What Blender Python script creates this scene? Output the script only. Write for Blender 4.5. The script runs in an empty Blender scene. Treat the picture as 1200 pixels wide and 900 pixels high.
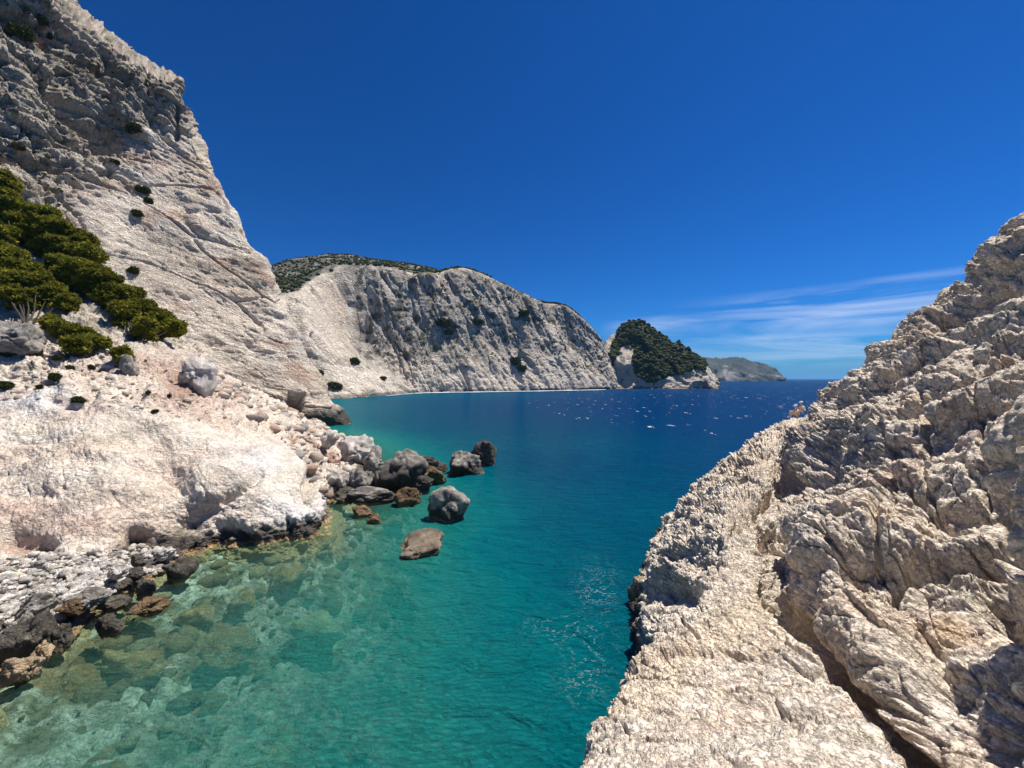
import bpy, bmesh, math, random
import numpy as np
from mathutils import Vector

# ------------------------------------------------------------------ camera, sky, sun, exposure
F = 452.0; CX = 600.0; HY = 444.0; CAMZ = 10.0
scn = bpy.context.scene
cam_d = bpy.data.cameras.new("camera"); cam = bpy.data.objects.new("camera", cam_d)
scn.collection.objects.link(cam); scn.camera = cam
cam.location = (0, 0, CAMZ); cam.rotation_euler = (math.radians(90), 0, 0)
cam_d.sensor_width = 36; cam_d.lens = F/1200*36; cam_d.shift_y = -6/1200
cam_d.clip_start = 0.1; cam_d.clip_end = 60000

SUN_EL = math.radians(68); SUN_AZ = math.radians(62)      # azimuth clockwise from +Y (view direction)
sun_dir = Vector((math.sin(SUN_AZ)*math.cos(SUN_EL), math.cos(SUN_AZ)*math.cos(SUN_EL), math.sin(SUN_EL)))
sl = bpy.data.lights.new("sun", 'SUN'); sl.energy = 4.9; sl.angle = math.radians(0.53); sl.color = (1.0, 0.94, 0.86)
so = bpy.data.objects.new("sun", sl); scn.collection.objects.link(so); so.location = (40, -20, 120)
so.rotation_euler = sun_dir.to_track_quat('Z', 'Y').to_euler()

world = bpy.data.worlds.new("World"); scn.world = world; world.use_nodes = True
wn = world.node_tree; wn.nodes.clear()
def N(nt, typ, **kw):
    n = nt.nodes.new(typ)
    for k, v in kw.items():
        if k.startswith('_'): setattr(n, k[1:], v)
        else: n.inputs[k.replace('__', ' ')].default_value = v
    return n
def L(nt, a, b): nt.links.new(a, b)
sky = N(wn, 'ShaderNodeTexSky', _sky_type='NISHITA', _sun_disc=False, _sun_elevation=SUN_EL, _sun_rotation=SUN_AZ,
        _altitude=0, _air_density=1.0, _dust_density=0.25, _ozone_density=3.5)
tc = N(wn, 'ShaderNodeTexCoord')
mp = N(wn, 'ShaderNodeMapping'); mp.inputs['Scale'].default_value = (2.4, 2.4, 24); mp.inputs['Rotation'].default_value = (math.radians(2), math.radians(-2), 0)
n1 = N(wn, 'ShaderNodeTexNoise', Scale=1.35, Detail=7, Roughness=0.58, Distortion=0.9)
cr = N(wn, 'ShaderNodeValToRGB'); cr.color_ramp.elements[0].position = 0.42; cr.color_ramp.elements[1].position = 0.80
sep = N(wn, 'ShaderNodeSeparateXYZ')
L(wn, tc.outputs['Generated'], mp.inputs['Vector']); L(wn, mp.outputs[0], n1.inputs['Vector']); L(wn, n1.outputs[0], cr.inputs[0])
L(wn, tc.outputs['Generated'], sep.inputs[0])
def mathn(nt, op, a, b=None, clamp=False):
    n = nt.nodes.new('ShaderNodeMath'); n.operation = op; n.use_clamp = clamp
    for i, v in enumerate((a, b)):
        if v is None: continue
        if isinstance(v, (int, float)): n.inputs[i].default_value = v
        else: nt.links.new(v, n.inputs[i])
    return n.outputs[0]
def bump01(nt, v, c, w):      # 1 at c falling to 0 at c+-w
    d = mathn(nt, 'ABSOLUTE', mathn(nt, 'SUBTRACT', v, c)); d = mathn(nt, 'DIVIDE', d, w)
    return mathn(nt, 'SUBTRACT', 1.0, mathn(nt, 'POWER', d, 1.6), clamp=True)
azm = mathn(wn, 'ARCTAN2', sep.outputs[0], sep.outputs[1])
bandA = mathn(wn, 'MULTIPLY', bump01(wn, sep.outputs[2], 0.135, 0.055), bump01(wn, azm, 0.80, 0.42))
bandB = mathn(wn, 'MULTIPLY', bump01(wn, sep.outputs[2], 0.062, 0.05), bump01(wn, azm, 0.74, 0.50))
bandC = mathn(wn, 'MULTIPLY', bump01(wn, sep.outputs[2], 0.125, 0.035), bump01(wn, azm, 0.36, 0.14))
hz = mathn(wn, 'MAXIMUM', mathn(wn, 'MAXIMUM', bandA, bandB), bandC)
cf = mathn(wn, 'MULTIPLY', mathn(wn, 'MULTIPLY', hz, cr.outputs[0]), 0.85, clamp=True)
mixc = N(wn, 'ShaderNodeMixRGB'); mixc.inputs[2].default_value = (5.6, 6.2, 7.3, 1)
bg = N(wn, 'ShaderNodeBackground', Strength=0.10); wo = N(wn, 'ShaderNodeOutputWorld')
sc3 = N(wn, 'ShaderNodeSeparateColor'); cc3 = N(wn, 'ShaderNodeCombineColor'); L(wn, sky.outputs[0], sc3.inputs[0])
for ch, (a_, p_) in enumerate(((0.125, 1.85), (0.385, 1.40), (0.76, 1.46))):     # deepen the blue the way a phone camera does
    v_ = mathn(wn, 'POWER', mathn(wn, 'MULTIPLY', sc3.outputs[ch], 0.1087), p_); L(wn, mathn(wn, 'MULTIPLY', v_, a_/0.1087), cc3.inputs[ch])
L(wn, cc3.outputs[0], mixc.inputs[1]); L(wn, cf, mixc.inputs[0])
L(wn, mixc.outputs[0], bg.inputs[0]); L(wn, bg.outputs[0], wo.inputs[0])
scn.view_settings.view_transform = 'Standard'; scn.view_settings.look = 'None'
scn.view_settings.exposure = 0.62; scn.view_settings.gamma = 1; scn.view_settings.use_curve_mapping = False
scn.render.engine = 'CYCLES'
scn.cycles.max_bounces = 5; scn.cycles.diffuse_bounces = 3; scn.cycles.glossy_bounces = 2
scn.cycles.transparent_max_bounces = 6; scn.cycles.use_denoising = True

random.seed(5); rng = np.random.default_rng(7)
# ------------------------------------------------------------------ helpers: noise
f32 = np.float32
_g = rng.normal(size=(1024, 3)); GT = (_g/np.linalg.norm(_g, axis=1)[:, None]).astype(f32)
RT = rng.random((1024, 3)).astype(f32)
def _hash(i, j, k, seed):
    h = (i*np.int64(73856093)) ^ (j*np.int64(19349663)) ^ (k*np.int64(83492791)) ^ np.int64(seed*2654435 + 911)
    h = (h ^ (h >> 13))*np.int64(1274126177) & 0x7fffffff
    return ((h ^ (h >> 11)) & 1023).astype(np.int32)
def perlin(P, seed=0):
    P = P.astype(f32); fl = np.floor(P); I = fl.astype(np.int64); f = P-fl; u = f*f*f*(f*(f*6-15)+10)
    out = np.zeros(len(P), f32)
    for dx in (0, 1):
        wx = u[:, 0] if dx else 1-u[:, 0]
        for dy in (0, 1):
            wy = u[:, 1] if dy else 1-u[:, 1]
            for dz in (0, 1):
                wz = u[:, 2] if dz else 1-u[:, 2]
                g = GT[_hash(I[:, 0]+dx, I[:, 1]+dy, I[:, 2]+dz, seed)]
                out += wx*wy*wz*(g[:, 0]*(f[:, 0]-dx)+g[:, 1]*(f[:, 1]-dy)+g[:, 2]*(f[:, 2]-dz))
    return out*1.5
def fbm(P, octv=4, seed=0, gain=0.5, ridged=False):
    o = np.zeros(len(P), f32); a = 1.0
    for i in range(octv):
        n = perlin(P*(2.03**i)+i*7.3, seed+i)
        o += a*(1-2*np.abs(n) if ridged else n); a *= gain
    return o
def voro(P, seed=0):
    P = P.astype(f32); fl = np.floor(P); I = fl.astype(np.int64); f = P-fl; n = len(P)
    F1 = np.full(n, 9, f32); F2 = np.full(n, 9, f32); H = np.zeros(n, np.int32); V = np.zeros((n, 3), f32)
    for dx in (-1, 0, 1):
        for dy in (-1, 0, 1):
            for dz in (-1, 0, 1):
                h = _hash(I[:, 0]+dx, I[:, 1]+dy, I[:, 2]+dz, seed)
                v = f - (RT[h]+np.array([dx, dy, dz], f32)); d = (v*v).sum(1)
                m = d < F1
                F2 = np.where(m, F1, np.minimum(F2, d)); F1 = np.where(m, d, F1); H = np.where(m, h, H)
                V[m] = v[m]
    return np.sqrt(F1), np.sqrt(F2), H, V
def facets(P, freq, seed=0, warp=0.35, tilt=0.9, ew=0.14, stretch=None):
    """angular rock: every cell is a tilted plane, with a groove where cells meet"""
    Q = P*freq
    if stretch is not None: Q = Q @ stretch.astype(f32)
    Q = Q + warp*np.stack([perlin(Q*0.9+11*k, seed+50+k) for k in range(3)], 1)
    F1, F2, H, V = voro(Q, seed)
    plane = (V*GT[H]).sum(1)*tilt*1.3 + (RT[(H*7+3) & 1023, 0]-0.5)*0.7
    ew = max(ew*2.0, 0.22); e = np.clip((F2-F1)/ew, 0, 1); e = 1-(1-e)**2.4
    return (plane + 0.55*(0.55-F1*F1) + 0.25)*e - 0.35
def billow(P, octv=5, seed=0, gain=0.55):
    o = np.zeros(len(P), f32); a = 1.0
    for i in range(octv): o += a*(np.abs(perlin(P*(1.97**i)+i*5.1, seed+i))-0.28); a *= gain
    return o
ROT = [np.linalg.qr(rng.normal(size=(3, 3)))[0].astype(f32) for _ in range(12)]
def klin(P, seed=0):
    """continuous noise made of flat facets: linear inside tetrahedra"""
    P = P.astype(f32); fl = np.floor(P); I = fl.astype(np.int64); f = P-fl
    od = np.argsort(-f, axis=1); s = np.take_along_axis(f, od, 1); ar = np.arange(len(P))
    o = (1-s[:, 0])*RT[_hash(I[:, 0], I[:, 1], I[:, 2], seed), 1]; C = I.copy()
    for k in range(3):
        C[ar, od[:, k]] += 1; w = s[:, k]-(s[:, k+1] if k < 2 else 0)
        o += w*RT[_hash(C[:, 0], C[:, 1], C[:, 2], seed), 1]
    return o-0.5
def kfbm(P, octv=5, seed=0, gain=0.55, warp=0.22, lac=1.93):
    P = P.astype(f32); P = P+warp*np.stack([perlin(P*0.8+13*k, seed+70+k) for k in range(3)], 1)
    o = np.zeros(len(P), f32); a = 1.0
    for i in range(octv): o += a*klin((P*(lac**i)) @ ROT[(seed+i) % 12]+i*4.7, seed+i); a *= gain
    return o*1.3
def cracks(P, freq, seed, w=0.06, warp=0.5):
    Q = P*freq; Q = Q+warp*np.stack([perlin(Q*0.8+9*k, seed+30+k) for k in range(3)], 1)
    F1, F2, H, V = voro(Q, seed); return -np.exp(-((F2-F1)/w)**2)
def sstep(x, a, b):
    t = np.clip((x-a)/(b-a), 0, 1); return t*t*(3-2*t)
def axis_stretch(n, k):
    """matrix that multiplies the component along unit n by k"""
    n = np.array(n, float); n /= np.linalg.norm(n); return np.eye(3)+(k-1)*np.outer(n, n)

# ------------------------------------------------------------------ helpers: projection, meshes
def W(px, py, Y): return ((px-CX)/F*Y, Y, CAMZ-(py-HY)/F*Y)
def PX(P):
    y = np.maximum(P[:, 1], 0.3); return np.stack([CX+P[:, 0]/y*F, HY-(P[:, 2]-CAMZ)/y*F], 1)
def Wsea(px, py): return W(px, py, CAMZ*F/(py-HY))
def mesh_from(name, V, Q, mat, cols=None, smooth=True, parent=None, attrs=None):
    me = bpy.data.meshes.new(name); V = np.asarray(V, f32); Q = np.asarray(Q, np.int32)
    k = Q.shape[1]; me.vertices.add(len(V)); me.vertices.foreach_set('co', V.ravel())
    me.loops.add(Q.size); me.loops.foreach_set('vertex_index', Q.ravel())
    me.polygons.add(len(Q)); me.polygons.foreach_set('loop_start', np.arange(0, Q.size, k, dtype=np.int32))
    me.polygons.foreach_set('loop_total', np.full(len(Q), k, np.int32))
    me.update(calc_edges=True)
    if smooth: me.polygons.foreach_set('use_smooth', np.ones(len(Q), bool))
    if cols is not None:
        a = me.color_attributes.new('Col', 'FLOAT_COLOR', 'POINT')
        a.data.foreach_set('color', np.concatenate([cols, np.ones((len(cols), 1))], 1).astype(f32).ravel())
    for kx, v in (attrs or {}).items():
        a = me.attributes.new(kx, 'FLOAT', 'POINT'); a.data.foreach_set('value', v.astype(f32))
    me.validate(); me.materials.append(mat)
    o = bpy.data.objects.new(name, me); scn.collection.objects.link(o)
    if parent: o.parent = parent
    return o
def tag(o, label=None, cat=None, group=None, kind=None):
    if label: o['label'] = label
    if cat: o['category'] = cat
    if group: o['group'] = group
    if kind: o['kind'] = kind
    return o
def empty(name, loc):
    e = bpy.data.objects.new(name, None); e.location = loc; scn.collection.objects.link(e); return e

def cr_eval(C, ts):
    """Catmull-Rom along axis 0 at params ts (0..n-1)"""
    n = len(C); i = np.clip(np.floor(ts).astype(int), 0, n-2); u = (ts-i)[:, None, None]
    Ce = np.concatenate([2*C[:1]-C[1:2], C, 2*C[-1:]-C[-2:-1]])
    a, b, c, d = Ce[i], Ce[i+1], Ce[i+2], Ce[i+3]
    k = 0.42
    m1 = (c-a)*k; m2 = (d-b)*k
    return (2*u**3-3*u**2+1)*b+(u**3-2*u**2+u)*m1+(-2*u**3+3*u**2)*c+(u**3-u**2)*m2
def grid_normals(G):
    du = np.gradient(G, axis=0); dv = np.gradient(G, axis=1); n = np.cross(du, dv)
    return n/np.maximum(np.linalg.norm(n, axis=2, keepdims=True), 1e-9)
def counts(C, spacing, mul):
    out = []
    for i in range(len(C)-1):
        a, b = C[i], C[i+1]; pa, pb = PX(a), PX(b)
        pa = np.clip(pa, [-120, -120], [1320, 1020]); pb = np.clip(pb, [-120, -120], [1320, 1020])
        l = np.linalg.norm(pa-pb, axis=1); l = np.sort(l)[-max(2, len(l)//2):].mean()
        out.append(max(3, int(l/spacing*(mul[i] if mul else 1))))
    return out
PATCHES = {}
def patch(name, ctrl, spacing, mat, big, small, color, mt=None, ms=None, finalize=None):
    C = np.array([[p if len(p) == 3 and not isinstance(p, list) else tuple(p) for p in row] for row in ctrl], float)
    ct = counts(C, spacing, mt); cs = counts(C.transpose(1, 0, 2), spacing, ms)
    ts = np.concatenate([np.linspace(i, i+1, c, endpoint=False) for i, c in enumerate(ct)]+[[len(ct)]])
    ss = np.concatenate([np.linspace(i, i+1, c, endpoint=False) for i, c in enumerate(cs)]+[[len(cs)]])
    G = cr_eval(C, ts); G = cr_eval(G.transpose(1, 0, 2), ss).transpose(1, 0, 2)
    nt, ns = G.shape[:2]
    S, T = np.meshgrid(ss, ts)
    Nn = grid_normals(G)
    v = np.array([0, 0, CAMZ])-G
    sg = 1 if (Nn*v).sum(2).mean() > 0 else -1
    base = G.reshape(-1, 3); bp = PX(base)
    d = big(base, bp, (T.ravel(), S.ravel()))
    G = G + sg*Nn*d.reshape(nt, ns, 1)
    N2 = grid_normals(G)
    for _ in range(6):
        N2[1:-1, 1:-1] = (N2[1:-1, 1:-1]+N2[:-2, 1:-1]+N2[2:, 1:-1]+N2[1:-1, :-2]+N2[1:-1, 2:])/5
    N2 = N2+1.2*Nn; N2 /= np.maximum(np.linalg.norm(N2, axis=2, keepdims=True), 1e-6)
    P1 = G.reshape(-1, 3)
    d2 = small(base, bp, (T.ravel(), S.ravel()))
    P = P1 + sg*N2.reshape(-1, 3)*d2[:, None]
    if finalize: P = finalize(P, bp)
    idx = np.arange(nt*ns).reshape(nt, ns)
    Q = np.stack([idx[:-1, :-1], idx[:-1, 1:], idx[1:, 1:], idx[1:, :-1]], -1).reshape(-1, 4)
    if sg < 0: Q = Q[:, ::-1]
    cols = color(P, bp, d+d2, (N2.reshape(-1, 3)*sg))
    o = mesh_from(name, P, Q, mat, cols, smooth=False); tag(o, kind='structure')
    PATCHES[name] = (P, PX(P), N2.reshape(-1, 3)*sg)
    print(name, nt, ns, nt*ns)
    return o
def ground_at(px, py, names, tol=6):
    best = None
    for nm in names:
        P, pp, _ = PATCHES[nm]
        m = (np.abs(pp[:, 0]-px) < tol) & (np.abs(pp[:, 1]-py) < tol) & (P[:, 1] > 1)
        if not m.any(): continue
        Y = np.where(m, P[:, 1], 1e9); i = int(np.argmin(Y))
        if best is None or P[i, 1] < best[1]: best = tuple(P[i])
    return best
def blob(bp, pts):
    """max of soft elliptical masks in control space"""
    o = np.zeros(len(bp), f32)
    for (x, y, rx, ry) in pts:
        r = ((bp[:, 0]-x)/rx)**2+((bp[:, 1]-y)/ry)**2; o = np.maximum(o, np.exp(-r*1.2))
    return o
def seg_dist(bp, pl):
    o = np.full(len(bp), 1e9)
    for (a, b) in zip(pl[:-1], pl[1:]):
        a = np.array(a, float); b = np.array(b, float); ab = b-a
        t = np.clip(((bp-a)@ab)/(ab@ab), 0, 1); o = np.minimum(o, np.linalg.norm(bp-(a+t[:, None]*ab), axis=1))
    return o
def inpoly(bp, poly):
    x, y = bp[:, 0], bp[:, 1]; c = np.zeros(len(bp), bool); n = len(poly)
    for i in range(n):
        x1, y1 = poly[i]; x2, y2 = poly[(i+1) % n]
        m = ((y1 > y) != (y2 > y)) & (x < (x2-x1)*(y-y1)/((y2-y1) if y2 != y1 else 1e-9)+x1); c ^= m
    return c

# ------------------------------------------------------------------ materials
def newmat(name):
    m = bpy.data.materials.new(name); m.use_nodes = True; nt = m.node_tree; nt.nodes.clear()
    out = nt.nodes.new('ShaderNodeOutputMaterial'); return m, nt, out
def rock_mat(name, scale, bump, rough=0.92, fine=0.6):
    m, nt, out = newmat(name)
    at = N(nt, 'ShaderNodeAttribute', _attribute_name='Col'); geo = N(nt, 'ShaderNodeNewGeometry')
    a = N(nt, 'ShaderNodeTexNoise', Scale=1.3*scale, Detail=8, Roughness=0.68)
    b = N(nt, 'ShaderNodeTexNoise', Scale=5*scale, Detail=9, Roughness=0.75)
    for t in (a, b): L(nt, geo.outputs['Position'], t.inputs['Vector'])
    mr = N(nt, 'ShaderNodeMapRange'); mr.inputs[1].default_value = 0.3; mr.inputs[2].default_value = 0.7
    mr.inputs[3].default_value = 0.82; mr.inputs[4].default_value = 1.14
    L(nt, a.outputs[0], mr.inputs[0])
    mul = N(nt, 'ShaderNodeVectorMath', _operation='SCALE'); L(nt, at.outputs['Color'], mul.inputs[0]); pass
    b.noise_type = 'RIDGED_MULTIFRACTAL'; b.inputs['Offset'].default_value = 0.9; b.inputs['Gain'].default_value = 1.6
    c_ = N(nt, 'ShaderNodeTexNoise', Scale=11*scale, Detail=6, Roughness=0.7); L(nt, geo.outputs['Position'], c_.inputs['Vector'])
    h = mathn(nt, 'ADD', mathn(nt, 'MULTIPLY', b.outputs[0], 0.35), mathn(nt, 'MULTIPLY', c_.outputs[0], fine))
    m2 = N(nt, 'ShaderNodeMapRange'); m2.inputs[1].default_value = 0.32; m2.inputs[2].default_value = 0.6; m2.inputs[3].default_value = 0.80; m2.inputs[4].default_value = 1.12; L(nt, c_.outputs[0], m2.inputs[0])
    L(nt, mathn(nt, 'MULTIPLY', mr.outputs[0], m2.outputs[0]), mul.inputs['Scale'])
    bp = N(nt, 'ShaderNodeBump', Strength=1.0, Distance=bump); L(nt, h, bp.inputs['Height'])
    bs = N(nt, 'ShaderNodeBsdfPrincipled', Roughness=rough); bs.inputs['Specular IOR Level'].default_value = 0.25
    L(nt, mul.outputs[0], bs.inputs['Base Color']); L(nt, bp.outputs[0], bs.inputs['Normal']); L(nt, bs.outputs[0], out.inputs[0])
    return m
ROCK_NEAR = rock_mat('limestone_close', 1.5, 0.085, fine=0.42)
ROCK_MID = rock_mat('limestone_shore', 0.7, 0.09, fine=0.4)
ROCK_CLIFF = rock_mat('limestone_cliff', 0.35, 0.32)
ROCK_FAR = rock_mat('limestone_distant', 0.09, 1.0)
STONE = rock_mat('boulder_stone', 2.0, 0.06, 0.85)
def leaf_mat(name, c1, c2, trans=0.25):
    m, nt, out = newmat(name)
    geo = N(nt, 'ShaderNodeNewGeometry'); a = N(nt, 'ShaderNodeTexNoise', Scale=0.7, Detail=4)
    L(nt, geo.outputs['Position'], a.inputs['Vector'])
    mx = N(nt, 'ShaderNodeMixRGB'); mx.inputs[1].default_value = (*c1, 1); mx.inputs[2].default_value = (*c2, 1)
    mr = N(nt, 'ShaderNodeMapRange'); mr.inputs[1].default_value = 0.35; mr.inputs[2].default_value = 0.65
    f = mathn(nt, 'MULTIPLY', mathn(nt, 'ADD', geo.outputs['Random Per Island'], 0.0), 0.6)
    L(nt, a.outputs[0], mr.inputs[0]); f2 = mathn(nt, 'ADD', f, mathn(nt, 'MULTIPLY', mr.outputs[0], 0.5), clamp=True)
    L(nt, f2, mx.inputs[0])
    d = N(nt, 'ShaderNodeBsdfDiffuse'); t = N(nt, 'ShaderNodeBsdfTranslucent'); ms = N(nt, 'ShaderNodeMixShader'); ms.inputs[0].default_value = trans
    L(nt, mx.outputs[0], d.inputs[0]); L(nt, mx.outputs[0], t.inputs[0]); L(nt, d.outputs[0], ms.inputs[1]); L(nt, t.outputs[0], ms.inputs[2])
    L(nt, ms.outputs[0], out.inputs[0]); return m
PINE = leaf_mat('pine_needles', (0.07, 0.08, 0.014), (0.31, 0.29, 0.038), 0.3)
SCRUB = leaf_mat('scrub_leaves', (0.035, 0.045, 0.016), (0.085, 0.095, 0.03), 0.15)
WOODY = leaf_mat('forest_leaves', (0.03, 0.04, 0.017), (0.085, 0.09, 0.04), 0.1)
def plain(name, col, rough=0.8, noise=0.15, scale=20):
    m, nt, out = newmat(name)
    a = N(nt, 'ShaderNodeTexNoise', Scale=scale, Detail=4); tcn = N(nt, 'ShaderNodeTexCoord'); L(nt, tcn.outputs['Object'], a.inputs['Vector'])
    mx = N(nt, 'ShaderNodeMixRGB'); mx.inputs[1].default_value = (*[c*(1-noise) for c in col], 1); mx.inputs[2].default_value = (*[min(1, c*(1+noise)) for c in col], 1)
    L(nt, a.outputs[0], mx.inputs[0]); bs = N(nt, 'ShaderNodeBsdfPrincipled', Roughness=rough); L(nt, mx.outputs[0], bs.inputs['Base Color']); L(nt, bs.outputs[0], out.inputs[0]); return m

CREAM = np.array([0.61, 0.535, 0.44]); PINK = np.array([0.55, 0.425, 0.335]); GREY = np.array([0.27, 0.238, 0.19])
WHITE = np.array([0.70, 0.64, 0.555]); TAN = np.array([0.36, 0.24, 0.12]); DARK = np.array([0.055, 0.047, 0.04]); OCHRE = np.array([0.62, 0.49, 0.34])
def mixc3(c, col, m): return c*(1-m[:, None])+np.array(col)[None]*m[:, None]
def wet(c, P, hi=0.75, amt=0.95):
    if hi < 0: return c
    n = fbm(P*0.9, 3, 77)
    z = P[:, 2]+n*0.45
    c = mixc3(c, DARK, (1-sstep(z, hi*0.55, hi))*amt)
    return mixc3(c, TAN, 1-sstep(P[:, 2]+perlin(P*2.5, 5)*0.10, 0.05, 0.20))

# ------------------------------------------------------------------ right rock (the photographer's ledge and the crag)
def R(Y, *pts): return [W(px, py, Y) for px, py in pts]
def Z(px, z, Y): return ((px-CX)/F*Y, Y, z)          # given height instead of image row
right = [
  # each row: base under water, water, flank, edge, slab, gully left, gully, wall low, mid, high, crest, back
  [(-2, -3, -2), (-1.6, -3, 0), (-1.2, -3, 4), (-0.6, -3, 7.6), (0.8, -3, 8.2), (2.2, -3, 8.3), (2.9, -3, 8.3), (3.8, -3, 9.2), (5, -3, 11), (6.5, -2, 13), (9, -1, 15), (16, 2, 16)],
  [(-1.2, 1, -2), (-.9, 1, 0), (-0.7, 1, 3.5), (-0.25, 1, 7.5), (1.0, 1, 8.0), (2.6, 1, 7.9), (3.3, 1, 7.8), (4.3, 1.2, 8.8), (5.8, 1.8, 10.8), (10, 4, 12), (15, 7, 14), (20, 9, 14)],
  [(0.0, 3, -2), (0.1, 3, 0), (0.15, 3, 3.0), (0.3, 3, 6.6), (1.5, 3, 7.0), (3.1, 3, 6.9), (3.8, 3, 6.6), (4.8, 3.4, 7.6), (6.1, 4.2, 9.2), (10, 6.8, 11), (16, 10, 14), (21, 13, 14)],
  [Z(690, -2, 5), Z(685, 0, 5), Z(682, 2.5, 5), W(672, 897, 5), W(850, 860, 5), W(1010, 835, 5), W(1062, 895, 4.8), W(1096, 790, 5.1), W(1200, 690, 6.2), W(1300, 520, 8.2), W(1420, 300, 11.5), (21, 16, 14)],
  [Z(735, -2, 6.5), Z(733, 0, 6.5), Z(728, 1.8, 6.5), W(712, 828, 6.5), W(850, 785, 6.5), W(960, 765, 6.5), W(1000, 815, 6.3), W(1030, 728, 6.7), W(1130, 620, 8), W(1228, 440, 10.5), W(1318, 255, 14), (22, 18, 15)],
  [Z(765, -2, 8.2), Z(765, 0, 8.2), Z(764, 1.6, 8.2), W(757, 768, 8.2), W(830, 722, 8.2), W(908, 705, 8.2), W(936, 752, 8.0), W(960, 668, 8.5), W(1056, 560, 10), W(1148, 420, 12.5), W(1205, 274, 15.5), (24, 21, 14)],
  [Z(772, -2, 10.5), Z(770, 0, 10.5), Z(772, 1.2, 10.5), W(785, 705, 10.5), W(830, 662, 10.5), W(885, 668, 10.5), W(920, 694, 10.4), W(944, 622, 10.9), W(1020, 520, 12.6), W(1088, 424, 14.8), W(1142, 328, 17.5), (25, 23, 13)],
  [Z(755, -2, 13), Z(752, 0, 13), Z(765, 1.4, 13), W(800, 655, 13), W(845, 610, 13), W(890, 612, 13), W(920, 620, 13), W(948, 566, 13.8), W(995, 482, 15.2), W(1045, 404, 17), W(1088, 358, 19), (26, 25, 11.5)],
  [Z(745, -2, 16.5), Z(742, 0, 16.5), Z(755, 1.3, 16.5), W(795, 622, 16.5), W(842, 578, 16.5), W(888, 562, 16.5), W(912, 565, 16.5), W(938, 527, 17), W(972, 472, 18), W(1010, 420, 19.2), W(1048, 394, 20.8), (27, 26, 10)],
  [Z(752, -2, 20), Z(750, 0, 20), Z(765, 1.4, 20), W(798, 600, 20), W(845, 558, 20), W(888, 530, 20), W(912, 524, 20), W(935, 505, 20.3), W(960, 474, 20.8), W(984, 447, 21.5), W(1012, 426, 22.5), (27, 28, 8.5)],
  [Z(772, -2, 24), Z(770, 0, 24), Z(785, 1.4, 24), W(812, 580, 24), W(850, 540, 24), W(890, 510, 24), W(915, 499, 24), W(938, 494, 24), W(956, 492, 24), W(968, 477, 24), W(985, 448, 24), (25, 27, 7.6)],
  [Z(800, -2, 27.5), Z(798, 0, 27.5), Z(806, 1.4, 27.5), W(825, 570, 27.5), W(855, 541, 27.5), W(893, 512, 27.5), W(920, 497, 27.5), W(945, 490, 27.5), W(960, 489, 27.5), W(975, 488, 27.5), W(990, 487, 27.5), (27, 30, 6)],
  [Z(815, -2, 30), Z(815, 0, 30), Z(822, 0.8, 30), W(838, 575, 30), W(862, 555, 30), W(895, 530, 30), W(922, 515, 30), W(945, 508, 30), W(960, 506, 30), W(975, 505, 30), W(990, 505, 30), (28, 33, 3)],
  [Z(815, -3, 33), Z(815, -2.6, 33), Z(822, -2.5, 33), Z(838, -2, 33), Z(862, -2, 33), Z(895, -2, 33), Z(922, -2, 33), Z(945, -2, 33), Z(960, -2, 33), Z(975, -2, 34), Z(990, -2, 34), (30, 36, -3)],
]
A_bed = axis_stretch((0.62, -0.77, 0.12), 0.55)       # bedding squeezed along its normal -> plates
A_rib = axis_stretch((0.2, 0.1, 1.0), 0.62)         # blocks drawn out upwards
def wallmask(S): return sstep(S, 5.9, 7.0)
def r_big(P, bp, TS):
    T, S = TS; w = wallmask(S)
    d = kfbm(P*0.30, 2, 3)*1.15*w + facets(P, 0.42, 3, 0.5, 1.0, 0.10)*0.40*(0.30+0.7*w)*np.where(S < 3, 1.3, 1)
    d += kfbm((P@A_rib.astype(f32))*0.85, 3, 201)*0.42*w
    d += kfbm((P@A_bed.astype(f32))*0.7, 3, 14)*(1-w)*(0.22+0.30*sstep(T, 5.5, 7))
    d += cracks(P@A_rib.astype(f32), 0.55, 205, 0.045)*0.22*w
    def carve(pl, wd, dep): return -dep*np.exp(-(seg_dist(bp, pl)/wd)**2)
    d += carve([(1030, 690), (1040, 676), (1065, 664), (1110, 660), (1140, 664), (1200, 668), (1260, 675)], 5, 0.6)
    d += carve([(1168, 700), (1190, 730), (1215, 750)], 18, 0.8)
    d += carve([(1042, 470), (1036, 540), (1036, 600), (1030, 660)], 3.5, 0.35)
    d += carve([(1090, 470), (1075, 540), (1100, 600)], 3, 0.25)
    d += carve([(1150, 480), (1160, 560), (1150, 620)], 4, 0.3)
    d += carve([(1010, 720), (1060, 760), (1100, 760), (1200, 800)], 4, 0.3)
    d += carve([(1110, 368), (1160, 350), (1230, 330), (1300, 300)], 22, 1.3)
    d += carve([(896, 690), (925, 722), (962, 762), (1008, 812), (1048, 862), (1085, 915)], 8, 0.8)
    d += 0.0*np.exp(-(seg_dist(bp, [(885, 700), (908, 725), (945, 768), (985, 815), (1025, 870), (1045, 905)])/9)**2)
    d += carve([(905, 640), (925, 620), (945, 590)], 9, 0.6)
    d += carve([(812, 655), (835, 640)], 13, 0.8) + carve([(775, 692), (800, 690)], 13, 0.7)
    d += carve([(858, 612), (905, 585), (925, 560)], 9, 0.8)
    d += carve([(950, 560), (975, 500), (985, 470)], 11, 0.8)
    d += carve([(820, 560), (845, 535)], 5, 0.7)
    return d*(1-0.85*blob(bp, [(938, 494, 34, 13), (905, 505, 26, 10)]))
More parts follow.
